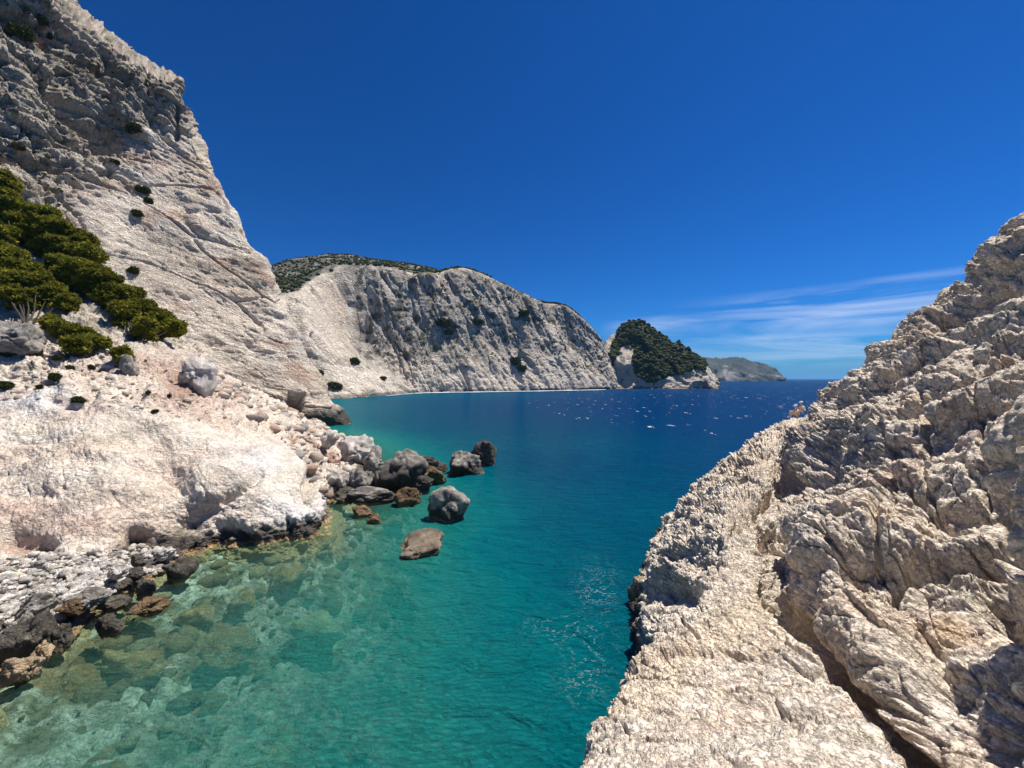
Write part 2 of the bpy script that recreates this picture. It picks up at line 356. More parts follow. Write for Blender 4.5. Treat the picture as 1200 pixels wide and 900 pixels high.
def r_small(P, bp, TS):
    T, S = TS; w = wallmask(S)
    near = 1-sstep(P[:, 1], 7, 16); far = sstep(P[:, 1], 9, 17)
    B = (P@A_bed.astype(f32)); Rb = (P@A_rib.astype(f32))
    d = kfbm(Rb*2.6, 4, 5, 0.60)*(0.17*w) + kfbm(B*2.2, 6, 15, 0.64)*0.16*(1-w)
    d += kfbm(P*5.5, 4, 6, 0.68)*(0.065+0.045*far)
    d += facets(P, 3.2, 7, 0.45, 1.0, 0.10)*0.040*(0.4+0.6*w)
    d += cracks(Rb, 1.5, 240, 0.035)*0.13*(0.2+0.8*w) + cracks(B, 0.8, 241, 0.03)*0.20*(1-w) + cracks(B, 2.1, 243, 0.035)*0.08*(1-w) + cracks(P, 3.6, 242, 0.05)*0.045
    d += kfbm(P*15, 3, 8, 0.65)*0.024*(0.35+0.65*near)
    A = np.clip(0.28+P[:, 1]/20, 0.45, 1.1)*(1-0.05*(1-w)*(1-sstep(T, 5.3, 6.5)))*(1+0.2*(1-w)*sstep(T, 5.3, 6.5))
    return d*A
def r_col(P, bp, d, n):
    c = np.repeat(CREAM[None], len(P), 0)
    f = fbm(P*0.5, 4, 31); g = fbm(P*2.4, 4, 33); h = fbm(P*0.22, 3, 35)
    c = mixc3(c, WHITE, sstep(g, 0.0, 0.5)*0.6)
    c = mixc3(c, PINK, sstep(f, 0.05, 0.6)*0.5)
    c = mixc3(c, OCHRE, sstep(h, 0.15, 0.6)*0.4)
    c = mixc3(c, GREY*1.25, sstep(fbm(P*1.3, 4, 37), 0.15, 0.6)*0.35)
    ga = blob(bp, [(1110, 720, 24, 14), (1145, 615, 18, 8)]); c = mixc3(c, (0.50, 0.33, 0.17), ga*0.5)
    return wet(np.clip(c*np.array([1.27, 1.26, 1.25]), 0, 0.86), P, 1.3)
def r_fin(P, bp): return P
patch('rock_crag', right, 1.15, ROCK_NEAR, r_big, r_small, r_col,
      mt=[.2, .25, .7, 1, 1, 1, 1, 1, 1, 1, 1, .8, .3], ms=[.3, .6, 1, 1, 1, 1, 1, 1, 1, 1, .35])

# ------------------------------------------------------------------ near left shore: beach, slab, scree slope up to the pines
def under(p, dx=2.5, dz=-2.2):   # continue the ground below water towards the sea
    return (p[0]+dx, p[1]-0.5, dz)
left_rows = [
  # waterline, beach/foot, foot2, slab mid, slab top, scree, pine foot, above, back
  [(-190, 1000, None), W(-190, 720, 12), W(-190, 690, 15), W(-190, 590, 19), W(-190, 470, 24), W(-190, 400, 30), W(-190, 300, 36), W(-190, 230, 41), W(-190, 330, 60)],
  [(0, 792, None), W(0, 708, 15.8), W(0, 652, 18.8), W(0, 560, 22), W(0, 468, 26.5), W(0, 400, 33), W(0, 330, 39), W(0, 285, 43), W(0, 350, 62)],
  [(100, 722, None), W(100, 680, 17.8), W(100, 645, 20), W(100, 560, 23), W(100, 474, 27.5), W(100, 410, 34), W(100, 350, 40.5), W(100, 318, 45), W(95, 380, 64)],
  [(170, 682, None), W(175, 656, 20.6), W(180, 636, 22), W(185, 565, 24), W(185, 482, 28.5), W(180, 425, 35.5), W(170, 385, 42), W(165, 365, 46), W(160, 400, 66)],
  [(235, 645, None), W(240, 638, 22.7), W(245, 618, 23.2), W(250, 565, 24.8), W(242, 500, 29.5), W(228, 446, 37), W(212, 405, 44), W(205, 392, 48), W(200, 420, 70)],
  [(310, 643, None), W(312, 630, 23.4), W(314, 608, 24.0), W(312, 565, 25.8), W(292, 515, 31), W(265, 468, 39), W(240, 425, 46), W(225, 408, 51), W(220, 430, 74)],
  [(379, 627, None), W(378, 612, 25.3), W(374, 590, 26.0), W(362, 562, 28), W(330, 522, 33.5), W(293, 478, 42), W(258, 440, 50), W(240, 428, 56), W(240, 440, 78)],
  [(384, 590, None), W(381, 580, 31.2), W(375, 562, 32), W(362, 545, 34.5), W(336, 512, 40), W(302, 476, 49), W(268, 448, 57), W(256, 436, 65), W(250, 430, 84)],
  [(412, 572, None), W(405, 560, 36.8), W(392, 546, 38.5), W(375, 526, 42), W(350, 500, 48.5), W(318, 472, 56), W(285, 452, 63), W(272, 446, 70), W(260, 440, 88)],
  [(455, 552, None), W(440, 543, 44), W(418, 532, 46.5), W(395, 515, 50.5), W(362, 494, 57), W(330, 474, 64), W(300, 460, 70), W(290, 455, 76), W(280, 450, 92)],
  [(418, 530, None), W(404, 522, 54.5), W(392, 513, 58), W(378, 503, 62), W(355, 498, 66), W(332, 493, 70), W(315, 486, 75), W(305, 474, 80), W(300, 460, 95)],
  [(392, 509, None), W(384, 505, 71), W(376, 500, 73), W(366, 494, 75), W(352, 499, 77), W(338, 498, 79), W(325, 494, 82), W(318, 480, 86), W(315, 475, 100)],
]
for r in left_rows:
    p = Wsea(r[0][0], r[0][1]); r[0] = p; r.insert(0, under(p))
A_str = axis_stretch((0.35, -0.25, 0.9), 2.8)
def slabmask(T, S):    # smooth white slab rather than rubble
    return sstep(S, 2.7, 3.2)*(1-sstep(S, 4.8, 5.4))*(1-sstep(T, 6.3, 7.0))
def l_big(P, bp, TS):
    T, S = TS; sm = slabmask(T, S)
    d = facets(P, 0.30, 41, 0.5, 0.8, 0.10)*0.9*(0.10*sm+0.55*(1-sm))
    d += kfbm(P*0.7, 4, 42)*0.45*(1-sm)*sstep(S, 2.6, 3.5)
    d += fbm(P*0.18, 3, 43)*0.5*sm + kfbm((P@A_str.astype(f32))*0.20, 3, 250)*0.85*sm
    pocket = blob(bp, [(160, 632, 14, 12), (20, 632, 26, 12), (45, 640, 20, 8)])
    d -= 1.1*pocket
    d += -0.45*np.exp(-(seg_dist(bp, [(180, 640), (205, 625), (225, 607), (250, 597)])/7)**2)
    d += -0.25*np.exp(-(seg_dist(bp, [(205, 642), (280, 640), (345, 632), (380, 618)])/5)**2)
    d += -0.6*np.exp(-(seg_dist(bp, [(262, 588), (290, 572), (305, 556)])/4)**2) - 0.4*blob(bp, [(280, 532, 12, 7)])
    d += -1.6*blob(bp, [(366, 565, 9, 16)])
    d += -0.5*np.exp(-(seg_dist(bp, [(60, 470), (100, 478), (110, 465)])/6)**2)
    return d
def l_small(P, bp, TS):
    T, S = TS; sm = slabmask(T, S); beach = (1-sstep(S, 2.4, 3.0))*(1-sstep(T, 3.2, 4))
    ru = (1-sm)*(1-beach); B = P@A_str.astype(f32)
    d = kfbm(B*0.75, 6, 44, 0.58)*0.17*sm + kfbm(P*3.2, 3, 45, 0.65)*0.04*sm
    d += cracks(B, 0.45, 48, 0.03)*0.06*sm + cracks(P, 1.6, 49, 0.05)*0.05*sm
    d += kfbm(P*1.3, 5, 46, 0.62)*0.42*ru + facets(P, 1.7, 47, 0.4, 1.1, 0.2)*0.14*ru
    d += beach*kfbm(P*2.3, 4, 49, 0.6)*0.12
    return d
def l_col(P, bp, d, n):
    c = np.repeat((CREAM*1.0)[None], len(P), 0)
    g = fbm(P*0.8, 4, 51); f = fbm(P*0.22, 4, 52)
    c = mixc3(c, WHITE, sstep(g, -0.1, 0.5)*0.6)
    c = mixc3(c, PINK, sstep(f, -0.05, 0.5)*0.55)
    pk = blob(bp, [(110, 620, 110, 30), (20, 600, 60, 30), (170, 430, 60, 20), (240, 470, 60, 22), (380, 515, 30, 20)])
    c = mixc3(c, (0.50, 0.34, 0.27), pk*(0.4+0.5*sstep(fbm(P*0.9, 4, 53), -0.1, 0.4))*0.75)
    rs = blob(bp, [(215, 450, 30, 26), (20, 638, 26, 10), (165, 632, 16, 9)]); c = mixc3(c, (0.28, 0.13, 0.08), rs*0.75)
    gr = blob(bp, [(350, 600, 60, 26), (300, 540, 50, 20), (30, 470, 70, 14)]); c = mixc3(c, (0.62, 0.62, 0.63), gr*0.6)
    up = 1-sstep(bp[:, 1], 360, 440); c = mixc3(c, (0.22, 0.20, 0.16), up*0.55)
    c = mixc3(c, (0.70, 0.62, 0.52), blob(bp, [(60, 680, 110, 30)])*0.7)
    c = mixc3(c, (0.13, 0.11, 0.07), (sstep(fbm(P*0.75, 4, 54), 0.32, 0.5)*(1-sstep(bp[:, 1], 430, 500)))*0.7)
    c = mixc3(c, (0.40, 0.33, 0.26), sstep(fbm((P@A_str.astype(f32))*0.6, 5, 58, 0.62), 0.1, 0.5)*0.4)
    return wet(c, P, 1.15)
patch('shore_slope', left_rows, 1.25, ROCK_MID, l_big, l_small, l_col, mt=[.4]+[1]*10, ms=[.8, 1, 1, 1, 1, 1, 1, 1, .3])

# ------------------------------------------------------------------ tall left cliff
def C3(*pts): return [W(*p) for p in pts]
cliff = [
  C3((365, 474, 150), (350, 450, 150), (335, 420, 150), (300, 352, 150), (268, 288, 150), (220, 205, 150), (195, 150, 150), (180, 118, 152), (190, 140, 175)),
  C3((392, 487, 104), (378, 463, 105), (353, 425, 107), (318, 352, 110), (286, 288, 113), (237, 205, 117), (211, 145, 122), (196, 102, 126), (205, 115, 150)),
  C3((411, 496, 86), (392, 474, 87), (366, 425, 89), (332, 352, 92), (299, 288, 95), (250, 205, 99), (224, 142, 102), (207, 94, 105), (215, 95, 130)),
  C3((372, 504, 80), (358, 470, 80.5), (320, 410, 83), (285, 345, 86), (250, 270, 90), (205, 190, 94), (180, 125, 97), (155, 70, 100), (160, 60, 125)),
  C3((330, 500, 76), (300, 450, 77), (262, 395, 79), (225, 330, 82), (190, 255, 85), (155, 180, 89), (130, 110, 92), (110, 34, 95), (118, 25, 120)),
  C3((280, 500, 72), (235, 440, 72), (200, 380, 74), (165, 310, 77), (135, 240, 80), (105, 165, 83), (85, 80, 86), (70, -4, 90), (80, -10, 115)),
  C3((200, 480, 66), (170, 420, 66), (130, 350, 68), (100, 285, 70), (75, 215, 73), (55, 130, 76), (35, 30, 80), (20, -70, 85), (30, -80, 110)),
  C3((90, 440, 60), (60, 360, 60), (30, 300, 62), (5, 235, 64), (-15, 160, 67), (-35, 70, 70), (-60, -40, 74), (-80, -140, 80), (-70, -150, 105)),
  C3((-60, 420, 54), (-90, 340, 54), (-120, 260, 56), (-150, 180, 58), (-180, 90, 61), (-210, -10, 64), (-240, -120, 68), (-270, -230, 74), (-260, -240, 100)),
  C3((-260, 400, 48), (-300, 300, 48), (-340, 200, 50), (-380, 100, 52), (-430, 0, 54), (-470, -120, 57), (-520, -260, 60), (-560, -400, 66), (-550, -400, 90)),
]
for r_ in cliff: r_.insert(0, (r_[0][0]+1.0, r_[0][1]-1.0, -5.0))
A_dip2 = axis_stretch((0.42, -0.15, 0.9), 7.0)
A_dip = axis_stretch((0.42, -0.15, 0.9), 3.0)     # beds dip down to the right
def rough_mask(bp):
    return sstep(-(bp[:, 0]*0.9+(bp[:, 1]-140)*1.2)+300, 40, 190)
def c_big(P, bp, TS):
    T, S = TS; S = S-1; r = rough_mask(bp); B = P@A_dip.astype(f32)
    d = kfbm(P*0.075, 3, 61)*4.6*(0.20+0.8*r) + facets(P, 0.17, 62, 0.5, 1.1, 0.12)*1.6*(0.08+0.92*r)
    d += fbm(P*0.06, 3, 63)*1.4 + kfbm(B*0.06, 3, 68)*1.1
    k = lambda pl, w, dp: -dp*np.exp(-(seg_dist(bp, pl)/w)**2)
    d += k([(60, 100), (75, 130), (100, 150), (118, 165)], 12, 5.0) + k([(85, 120), (125, 160)], 12, 4)
    d += k([(120, 85), (128, 70)], 6, 4.0) + k([(172, 78), (174, 118)], 2.5, 3) + k([(208, 125), (204, 160)], 3, 2.0)
    d += k([(0, 60), (20, 75), (70, 110)], 6, 3.0) + k([(100, 195), (118, 205), (130, 196)], 5, 2.5)
    d += cracks(B, 0.035, 69, 0.03)*1.5*(0.5+0.5*r)
    cave = np.exp(-np.maximum(np.abs(bp[:, 0]-344+0.25*(bp[:, 1]-478))/8, np.abs(bp[:, 1]-480)/15)**4) + 0.8*np.exp(-np.maximum(np.abs(bp[:, 0]-322)/6, np.abs(bp[:, 1]-474)/6)**4)
    d -= 9*np.clip(cave, 0, 1)
    d += 1.2*np.exp(-(((bp[:, 0]-378)/30)**2+((bp[:, 1]-485)/12)**2)**2)
    return d*(1-0.6*sstep(S, 6.6, 7.0))
def c_small(P, bp, TS):
    T, S = TS; r = rough_mask(bp); B = P@A_dip.astype(f32)
    d = kfbm(B*0.28, 5, 64, 0.60)*(0.30+0.95*r) + kfbm(P*0.9, 3, 65, 0.65)*(0.08+0.42*r)
    d += kfbm(P@A_dip2.astype(f32)*0.22, 4, 163, 0.6)*(0.30+0.15*r)
    d += cracks(B, 0.13, 66, 0.035)*(0.25+0.5*r) + cracks(P, 0.45, 67, 0.05)*0.35*r
    return d
def c_col(P, bp, d, n):
    c = np.repeat(CREAM[None], len(P), 0)
    Q = (P@A_dip.astype(f32)); c = c*1.12; s = fbm(Q*0.07, 5, 71); t = fbm(Q*0.3, 4, 72)
    c = mixc3(c, WHITE, sstep(s, 0.0, 0.4)*0.6)
    c = mixc3(c, PINK, sstep(fbm(P*0.09, 4, 73), 0.1, 0.5)*0.4)
    c = mixc3(c, OCHRE, blob(bp, [(235, 195, 30, 60), (285, 330, 45, 40), (370, 440, 20, 30)])*0.6)
    r = rough_mask(bp)
    m = np.clip(r*0.9-0.1+fbm(P*0.07, 4, 74)*0.9, 0, 1)
    c = mixc3(c, GREY*1.4, m*0.75)
    c = mixc3(c, GREY*1.3, sstep(fbm(P@A_dip2.astype(f32)*0.12, 4, 178, 0.6), 0.1, 0.4)*(0.20+0.3*r))
    c = mixc3(c, GREY*0.75, sstep(fbm(Q*0.14, 5, 79, 0.6), 0.05, 0.45)*(0.03+0.75*r))
    c = mixc3(c, GREY*1.2, sstep(fbm(Q*np.array([1, 1, 1.6], f32)*0.5, 4, 78, 0.6), 0.05, 0.5)*0.5)
    c = mixc3(c, GREY*1.1, blob(bp, [(165, 110, 50, 40), (100, 60, 60, 40), (190, 300, 30, 45), (140, 320, 40, 25)])*(0.35+0.5*sstep(t, -0.1, 0.4))*0.9)
    c = mixc3(c, (0.09, 0.085, 0.05), sstep(fbm(P*0.33, 4, 75), 0.42, 0.55)*(0.15+0.85*r)*0.8)
    c = mixc3(c, (0.35, 0.2, 0.14), sstep(fbm(P*0.15, 3, 76), 0.35, 0.6)*0.5)
    return wet(c, P, 4.6)
patch('tall_cliff', cliff, 1.3, ROCK_CLIFF, c_big, c_small, c_col, mt=[.5, .8]+[1]*5+[.5, .3], ms=[.6, 1, 1, 1, 1, 1, 1, 1, .8])

# ------------------------------------------------------------------ far bay cliff, its scrub hill, island and distant headland
def F3(*pts): return [W(*p) for p in pts]
bay = [
  F3((300, 470, 170), (300, 445, 175), (300, 420, 185), (300, 395, 195), (300, 370, 210), (300, 355, 230), (290, 335, 290), (285, 322, 360), (280, 316, 420), (280, 330, 520)),
  F3((380, 467, 196), (370, 452, 200), (358, 430, 207), (348, 400, 216), (338, 372, 226), (328, 352, 240), (322, 338, 300), (318, 322, 370), (314, 314, 440), (314, 330, 540)),
  F3((415, 466.5, 202), (398, 452, 208), (380, 425, 216), (367, 390, 226), (358, 362, 238), (350, 345, 255), (348, 332, 315), (347, 315, 385), (346, 304, 460), (346, 320, 560)),
  F3((450, 463.5, 232), (436, 448, 238), (415, 425, 248), (398, 395, 262), (384, 355, 276), (374, 327, 290), (376, 318, 345), (380, 306, 410), (384, 297, 480), (384, 310, 580)),
  F3((487, 460.3, 278), (470, 447, 280), (447, 428, 284), (424, 395, 294), (408, 350, 302), (398, 318, 312), (404, 313, 360), (414, 307, 420), (424, 301, 490), (424, 315, 600)),
  F3((505, 459.8, 286), (496, 447, 287), (482, 425, 291), (465, 390, 298), (452, 350, 306), (444, 316, 316), (450, 314, 360), (460, 312, 420), (468, 310, 490), (468, 330, 600)),
  F3((545, 459.2, 298), (540, 443, 300), (528, 415, 306), (514, 380, 314), (505, 348, 321), (498, 322, 328), (500, 320, 370), (505, 318, 430), (510, 317.5, 500), (510, 335, 600)),
  F3((585, 458.6, 310), (580, 443, 313), (572, 415, 320), (560, 380, 329), (550, 348, 338), (543, 319, 346), (544, 320, 380), (546, 321, 430), (550, 326, 500), (550, 345, 600)),
  F3((625, 457.9, 325), (622, 445, 328), (616, 425, 334), (606, 395, 343), (596, 362, 352), (588, 336, 361), (589, 337, 390), (590, 339, 440), (592, 345, 500), (592, 360, 600)),
  F3((668, 457.1, 345), (666, 446, 348), (660, 428, 354), (650, 402, 363), (640, 378, 371), (632, 354, 380), (633, 355, 410), (636, 357, 455), (636, 365, 510), (636, 380, 600)),
  F3((694, 456.5, 362), (692, 447, 365), (688, 433, 370), (682, 412, 377), (675, 388, 384), (668, 362, 392), (669, 363, 420), (670, 365, 460), (672, 375, 510), (672, 390, 600)),
  F3((714, 456.2, 372), (713, 448, 375), (712, 438, 380), (710, 424, 387), (708, 410, 394), (705, 397, 400), (706, 399, 430), (707, 402, 470), (707, 410, 520), (707, 420, 600)),
  F3((724, 455.6, 392), (724, 451, 394), (723, 445, 398), (722, 438, 404), (720, 430, 410), (718, 422, 414), (726, 424, 440), (726, 428, 480), (718, 430, 530), (718, 440, 600)),
]
for r_ in bay: r_.insert(0, (r_[0][0]+1.0, r_[0][1]-3.0, -6.0))
A_vert = axis_stretch((0.38, 0, -0.92), 0.22)
def b_big(P, bp, TS):
    T, S = TS; S = S-1; face = 1-sstep(S, 4.7, 5.3)
    d = facets(P, 0.024, 81, 0.6, 1, 0.12, A_vert)*3.2*face + facets(P, 0.07, 82, 0.5, 1, 0.15, A_vert)*1.5*face
    d += fbm(P*0.012, 3, 83)*4*face + fbm(P*0.01, 3, 84)*5*(1-face)
    gap = np.exp(-(seg_dist(bp, [(366, 392), (392, 425), (440, 437), (487, 461)])/3)**2); d -= 4*gap
    return d*sstep(S, -0.2, 0.3)
def b_small(P, bp, TS):
    T, S = TS; S = S-1; face = 1-sstep(S, 4.8, 5.2)
    gm = 0.40+0.6*sstep(bp[:, 0], 410, 470); V_ = P@A_vert.astype(f32)
    return (kfbm(V_*0.14, 5, 85, 0.6)*1.9 + kfbm(P*0.35, 3, 86, 0.6)*0.7 + cracks(V_, 0.06, 87, 0.05)*0.9)*gm*face
def b_col(P, bp, d, n):
    c = np.repeat((CREAM*0.97)[None], len(P), 0)
    Qv = P@axis_stretch((0.38, 0, -0.92), 0.12).astype(f32)
    st = fbm(Qv*0.085, 5, 91, 0.6)*1.2
    low = sstep(bp[:, 1], 395, 452)
    m = sstep(bp[:, 0]-(456-bp[:, 1])*-0.15, 395, 450)*np.clip(1.15-low*1.1, 0, 1)
    m = np.maximum(m, blob(bp, [(480, 400, 45, 45), (560, 350, 60, 30), (620, 350, 60, 25), (680, 385, 30, 40), (700, 420, 18, 40)]))
    m *= 1-0.8*blob(bp, [(600, 430, 40, 28), (655, 430, 30, 30), (640, 395, 25, 14), (675, 440, 16, 25), (560, 445, 40, 10)])
    spur = inpoly(bp, [(300, 392), (352, 385), (366, 392), (392, 425), (440, 437), (487, 461), (380, 470), (300, 470)]); m = np.where(spur, 0, m)
    c = mixc3(c, np.array([0.215, 0.195, 0.165]), np.clip(m*(0.72+0.9*st), 0, 0.92))
    c = mixc3(c, WHITE, np.clip(m*sstep(st, 0.25, 0.5), 0, 1)*0.35)
    c = mixc3(c, PINK, blob(bp, [(402, 365, 14, 30), (388, 340, 16, 14), (510, 335, 30, 12), (540, 335, 14, 10)])*0.5)
    c = mixc3(c, WHITE, blob(bp, [(412, 355, 5, 25), (430, 440, 30, 14)])*0.6)
    c = mixc3(c, (0.06, 0.062, 0.035), sstep(fbm(P*0.16, 3, 92), 0.22, 0.34)*np.clip(m+0.12, 0, 1)*0.8)
    T = sstep(-bp[:, 1], -1e9, 1e9)
    hill = sstep(P[:, 1]-BAYEDGE(P[:, 0]/P[:, 1]), 2, 8)
    hc = np.array([0.085, 0.08, 0.05]); c = mixc3(c, hc, hill*0.92); c = mixc3(c, (0.33, 0.30, 0.26), hill*sstep(fbm(P*0.09, 4, 93), 0.25, 0.4)*0.8)
    return wet(c, P, 2.2, 0.6)
_ex = [(-0.62, 240), (-0.553, 255), (-0.5, 290), (-0.447, 312), (-0.345, 316), (-0.226, 328), (-0.126, 346), (-0.026, 361), (0.07, 380), (0.15, 392), (0.195, 400), (0.3, 420)]
def BAYEDGE(r): return np.interp(r, [e[0] for e in _ex], [e[1] for e in _ex])
patch('bay_cliff', bay, 1.0, ROCK_FAR, b_big, b_small, b_col, mt=[.6]+[1]*10+[1], ms=[.5, 1, 1, 1, 1, 1, 1.2, 1, 1, .2])

def ridge(name, sil, Y0, depth, base_py, mat, col, amp, spacing=1.0, freq=0.03, lean=0.0):
    """a hill whose crest follows sil; sloping front and back"""
    rows = []
    for px, py in sil:
        h = CAMZ-(py-HY)/F*Y0; X = (px-CX)/F*Y0
        prof = [(-1.0, -1.0), (-0.93, 0.02), (-0.80, 0.28), (-0.62, 0.55), (-0.35, 0.82), (0, 1.0), (0.4, 0.85), (0.8, 0.35), (1.0, -0.1)]
        rows.append([(X*(Y0+min(q, 0)*depth)/Y0, Y0+q*depth, max(-3, h*z if z > 0 else -3)) for q, z in prof])
    def bg(P, bp, TS): return facets(P, freq, 101, 0.5, 1, 0.12)*amp+facets(P, freq*3, 102, 0.5, 1, 0.15)*amp*0.35
    def sm(P, bp, TS): return facets(P, freq*8, 103, 0.5, 1, 0.2)*amp*0.12
    return patch(name, rows, spacing, mat, bg, sm, col)
isl = [(676, 459), (690, 454), (699, 432), (704, 410), (713, 396), (725, 388), (737, 383), (746, 380), (757, 383), (768, 388), (780, 396), (795, 406), (810, 417), (822, 425), (832, 436), (838, 446), (842, 458)]
def i_col(P, bp, d, n):
    c = np.repeat((CREAM*0.9)[None], len(P), 0)
    c = mixc3(c, GREY*1.2, sstep(fbm(P*0.05, 4, 111), -0.2, 0.4)*0.7)
    m = inpoly(PX(P)+np.stack([perlin(P*0.15, 2)*5, perlin(P*0.15, 3)*5], 1), GREEN)
    c = mixc3(c, (0.04, 0.045, 0.02), m*0.95)
    c = mixc3(c, (0.05, 0.05, 0.03), sstep(fbm(P*0.12, 3, 112), 0.3, 0.45)*0.7)
    return wet(c, P, 2.5, 0.6)
GREEN = [(722, 393), (728, 380), (748, 370), (766, 376), (778, 386), (794, 397), (810, 408), (830, 422), (826, 434), (812, 432), (800, 438), (784, 441), (770, 446), (758, 448), (745, 440), (741, 425), (744, 410), (738, 402), (728, 408), (722, 420), (716, 430), (711, 444), (714, 420), (718, 402)]
ridge('green_island', isl, 440, 55, 456, ROCK_FAR, i_col, 5.0, 0.8, 0.03)
hd = [(800, 452), (812, 436), (822, 421), (836, 420), (850, 421), (862, 420.5), (872, 422.5), (882, 425), (892, 427), (900, 430), (907, 433), (912, 438), (915, 443), (919, 450)]
def h_col(P, bp, d, n):
    c = np.repeat(np.array([[0.045, 0.055, 0.050]]), len(P), 0)
    c = mixc3(c, (0.42, 0.38, 0.34), np.clip(blob(PX(P), [(853, 441, 10, 6), (850, 434, 3, 7), (909, 443, 7, 3), (880, 440, 8, 3)])*1.2*sstep(fbm(P*0.012, 4, 121), -0.3, 0.3), 0, 0.9))
    return mixc3(c, (0.20, 0.185, 0.16), sstep(fbm(P*0.012, 4, 122), 0.05, 0.45)*0.22)
ridge('distant_headland', hd, 1900, 260, 447, ROCK_FAR, h_col, 18, 0.8, 0.008)

# ------------------------------------------------------------------ sea bed and sea
dctl = [(-200, 1000, 0), (0, 796, 0), (100, 726, 0), (170, 684, 0), (235, 647, 0.1), (310, 645, 0.4), (379, 630, 0.5), (384, 595, 0.6), (412, 580, 0.3), (455, 575, 0.5), (500, 575, 3), (420, 532, 0.5), (395, 511, 0.5),
        (0, 850, .5), (0, 950, 1.2), (-200, 1300, 1.5), (100, 780, .6), (100, 850, 1.1), (200, 720, .6), (200, 800, 1.5), (100, 950, 1.8), (300, 680, .9), (300, 750, 1.7), (300, 850, 2.3), (380, 660, 1.3), (400, 720, 2.4), (420, 640, 1.5), (400, 850, 3.2),
        (500, 850, 4.6), (460, 690, 2.7), (480, 650, 3.4), (540, 640, 6), (550, 750, 5.8), (620, 850, 6), (640, 700, 8), (700, 620, 12.5), (600, 600, 8.5), (560, 590, 7), (600, 570, 10), (650, 560, 14), (600, 520, 14), (500, 505, 13), (620, 540, 15), (700, 520, 14), (560, 500, 15),
        (450, 490, 12), (430, 500, 9), (700, 485, 24), (640, 480, 22), (560, 475, 19), (480, 470, 15), (420, 470, 10), (600, 463, 16), (500, 463, 13), (700, 459, 24), (800, 465, 36), (850, 500, 28), (800, 540, 18), (760, 600, 12), (730, 700, 10), (700, 760, 8), (660, 880, 7), (640, 1000, 7), (900, 470, 40), (900, 449, 45), (600, 447, 45), (1100, 450, 45), (1400, 460, 45), (1000, 600, 20), (-200, 460, 5), (300, 480, 3), (300, 560, 0), (100, 620, -1), (700, 1600, 7), (300, 1600, 4)]
dc = np.array([[*Wsea(a, b)[:2], d] for a, b, d in dctl])
def dk(X, Y): return np.stack([X/np.maximum(Y, 3)*2.2, 1.9*np.log(np.maximum(Y, 3))], -1)
_k = dk(dc[:, 0], dc[:, 1]); _D = np.linalg.norm(_k[:, None]-_k[None], axis=2)
_wt = np.linalg.solve(_D+np.eye(len(_k))*0.02, dc[:, 2])
def depth(X, Y):
    k = dk(X, Y); o = np.zeros(len(k))
    for i in range(0, len(k), 50000):
        o[i:i+50000] = np.linalg.norm(k[i:i+50000, None]-_k[None], axis=2)@_wt
    return np.clip(o, 0, 45)
# bed
xs = np.linspace(-45, 22, 520); ys = np.concatenate([np.linspace(4, 30, 330), np.linspace(30.2, 75, 220)])
XX, YY = np.meshgrid(xs, ys); X, Y = XX.ravel(), YY.ravel(); dd = depth(X, Y)
P0 = np.stack([X, Y, 0*X], 1)
rel = facets(P0, 0.55, 131, 0.5, 0.9, 0.3)*0.75+facets(P0, 1.5, 132, 0.5, 0.9, 0.3)*0.32+facets(P0, 3.4, 133, 0.4, 0.9, 0.3)*0.06
zz = -np.maximum(dd, 0.12)-0.25+rel*sstep(dd, 0.0, 0.5)*(1-0.6*sstep(dd, 3, 6))
P0 = np.stack([X, Y, np.minimum(zz, -0.06)], 1)
cb = np.repeat(np.array([[0.42, 0.41, 0.33]]), len(P0), 0)
cb = mixc3(cb, (0.11, 0.075, 0.03), sstep(fbm(P0*0.5, 4, 134)+rel*0.8, -0.15, 0.35)*0.85)
cb = mixc3(cb, (0.58, 0.55, 0.45), sstep(fbm(P0*1.3, 4, 135), 0.0, 0.4)*0.7)
cb = mixc3(cb, (0.10, 0.08, 0.04), sstep(fbm(P0*2.6, 4, 137), 0.05, 0.4)*0.55)
cb = mixc3(cb, (0.20, 0.10, 0.03), sstep(fbm(P0*0.28, 4, 136), 0.12, 0.35)*0.8*(1-sstep(dd, 1.5, 3)))
cb = mixc3(cb, (0.06, 0.06, 0.04), sstep(-rel, 0.12, 0.35)*0.5)
idx = np.arange(len(X)).reshape(len(ys), len(xs))
bed = mesh_from('seabed', P0, np.stack([idx[:-1, :-1], idx[:-1, 1:], idx[1:, 1:], idx[1:, :-1]], -1).reshape(-1, 4), ROCK_MID, cb)
tag(bed, kind='structure')

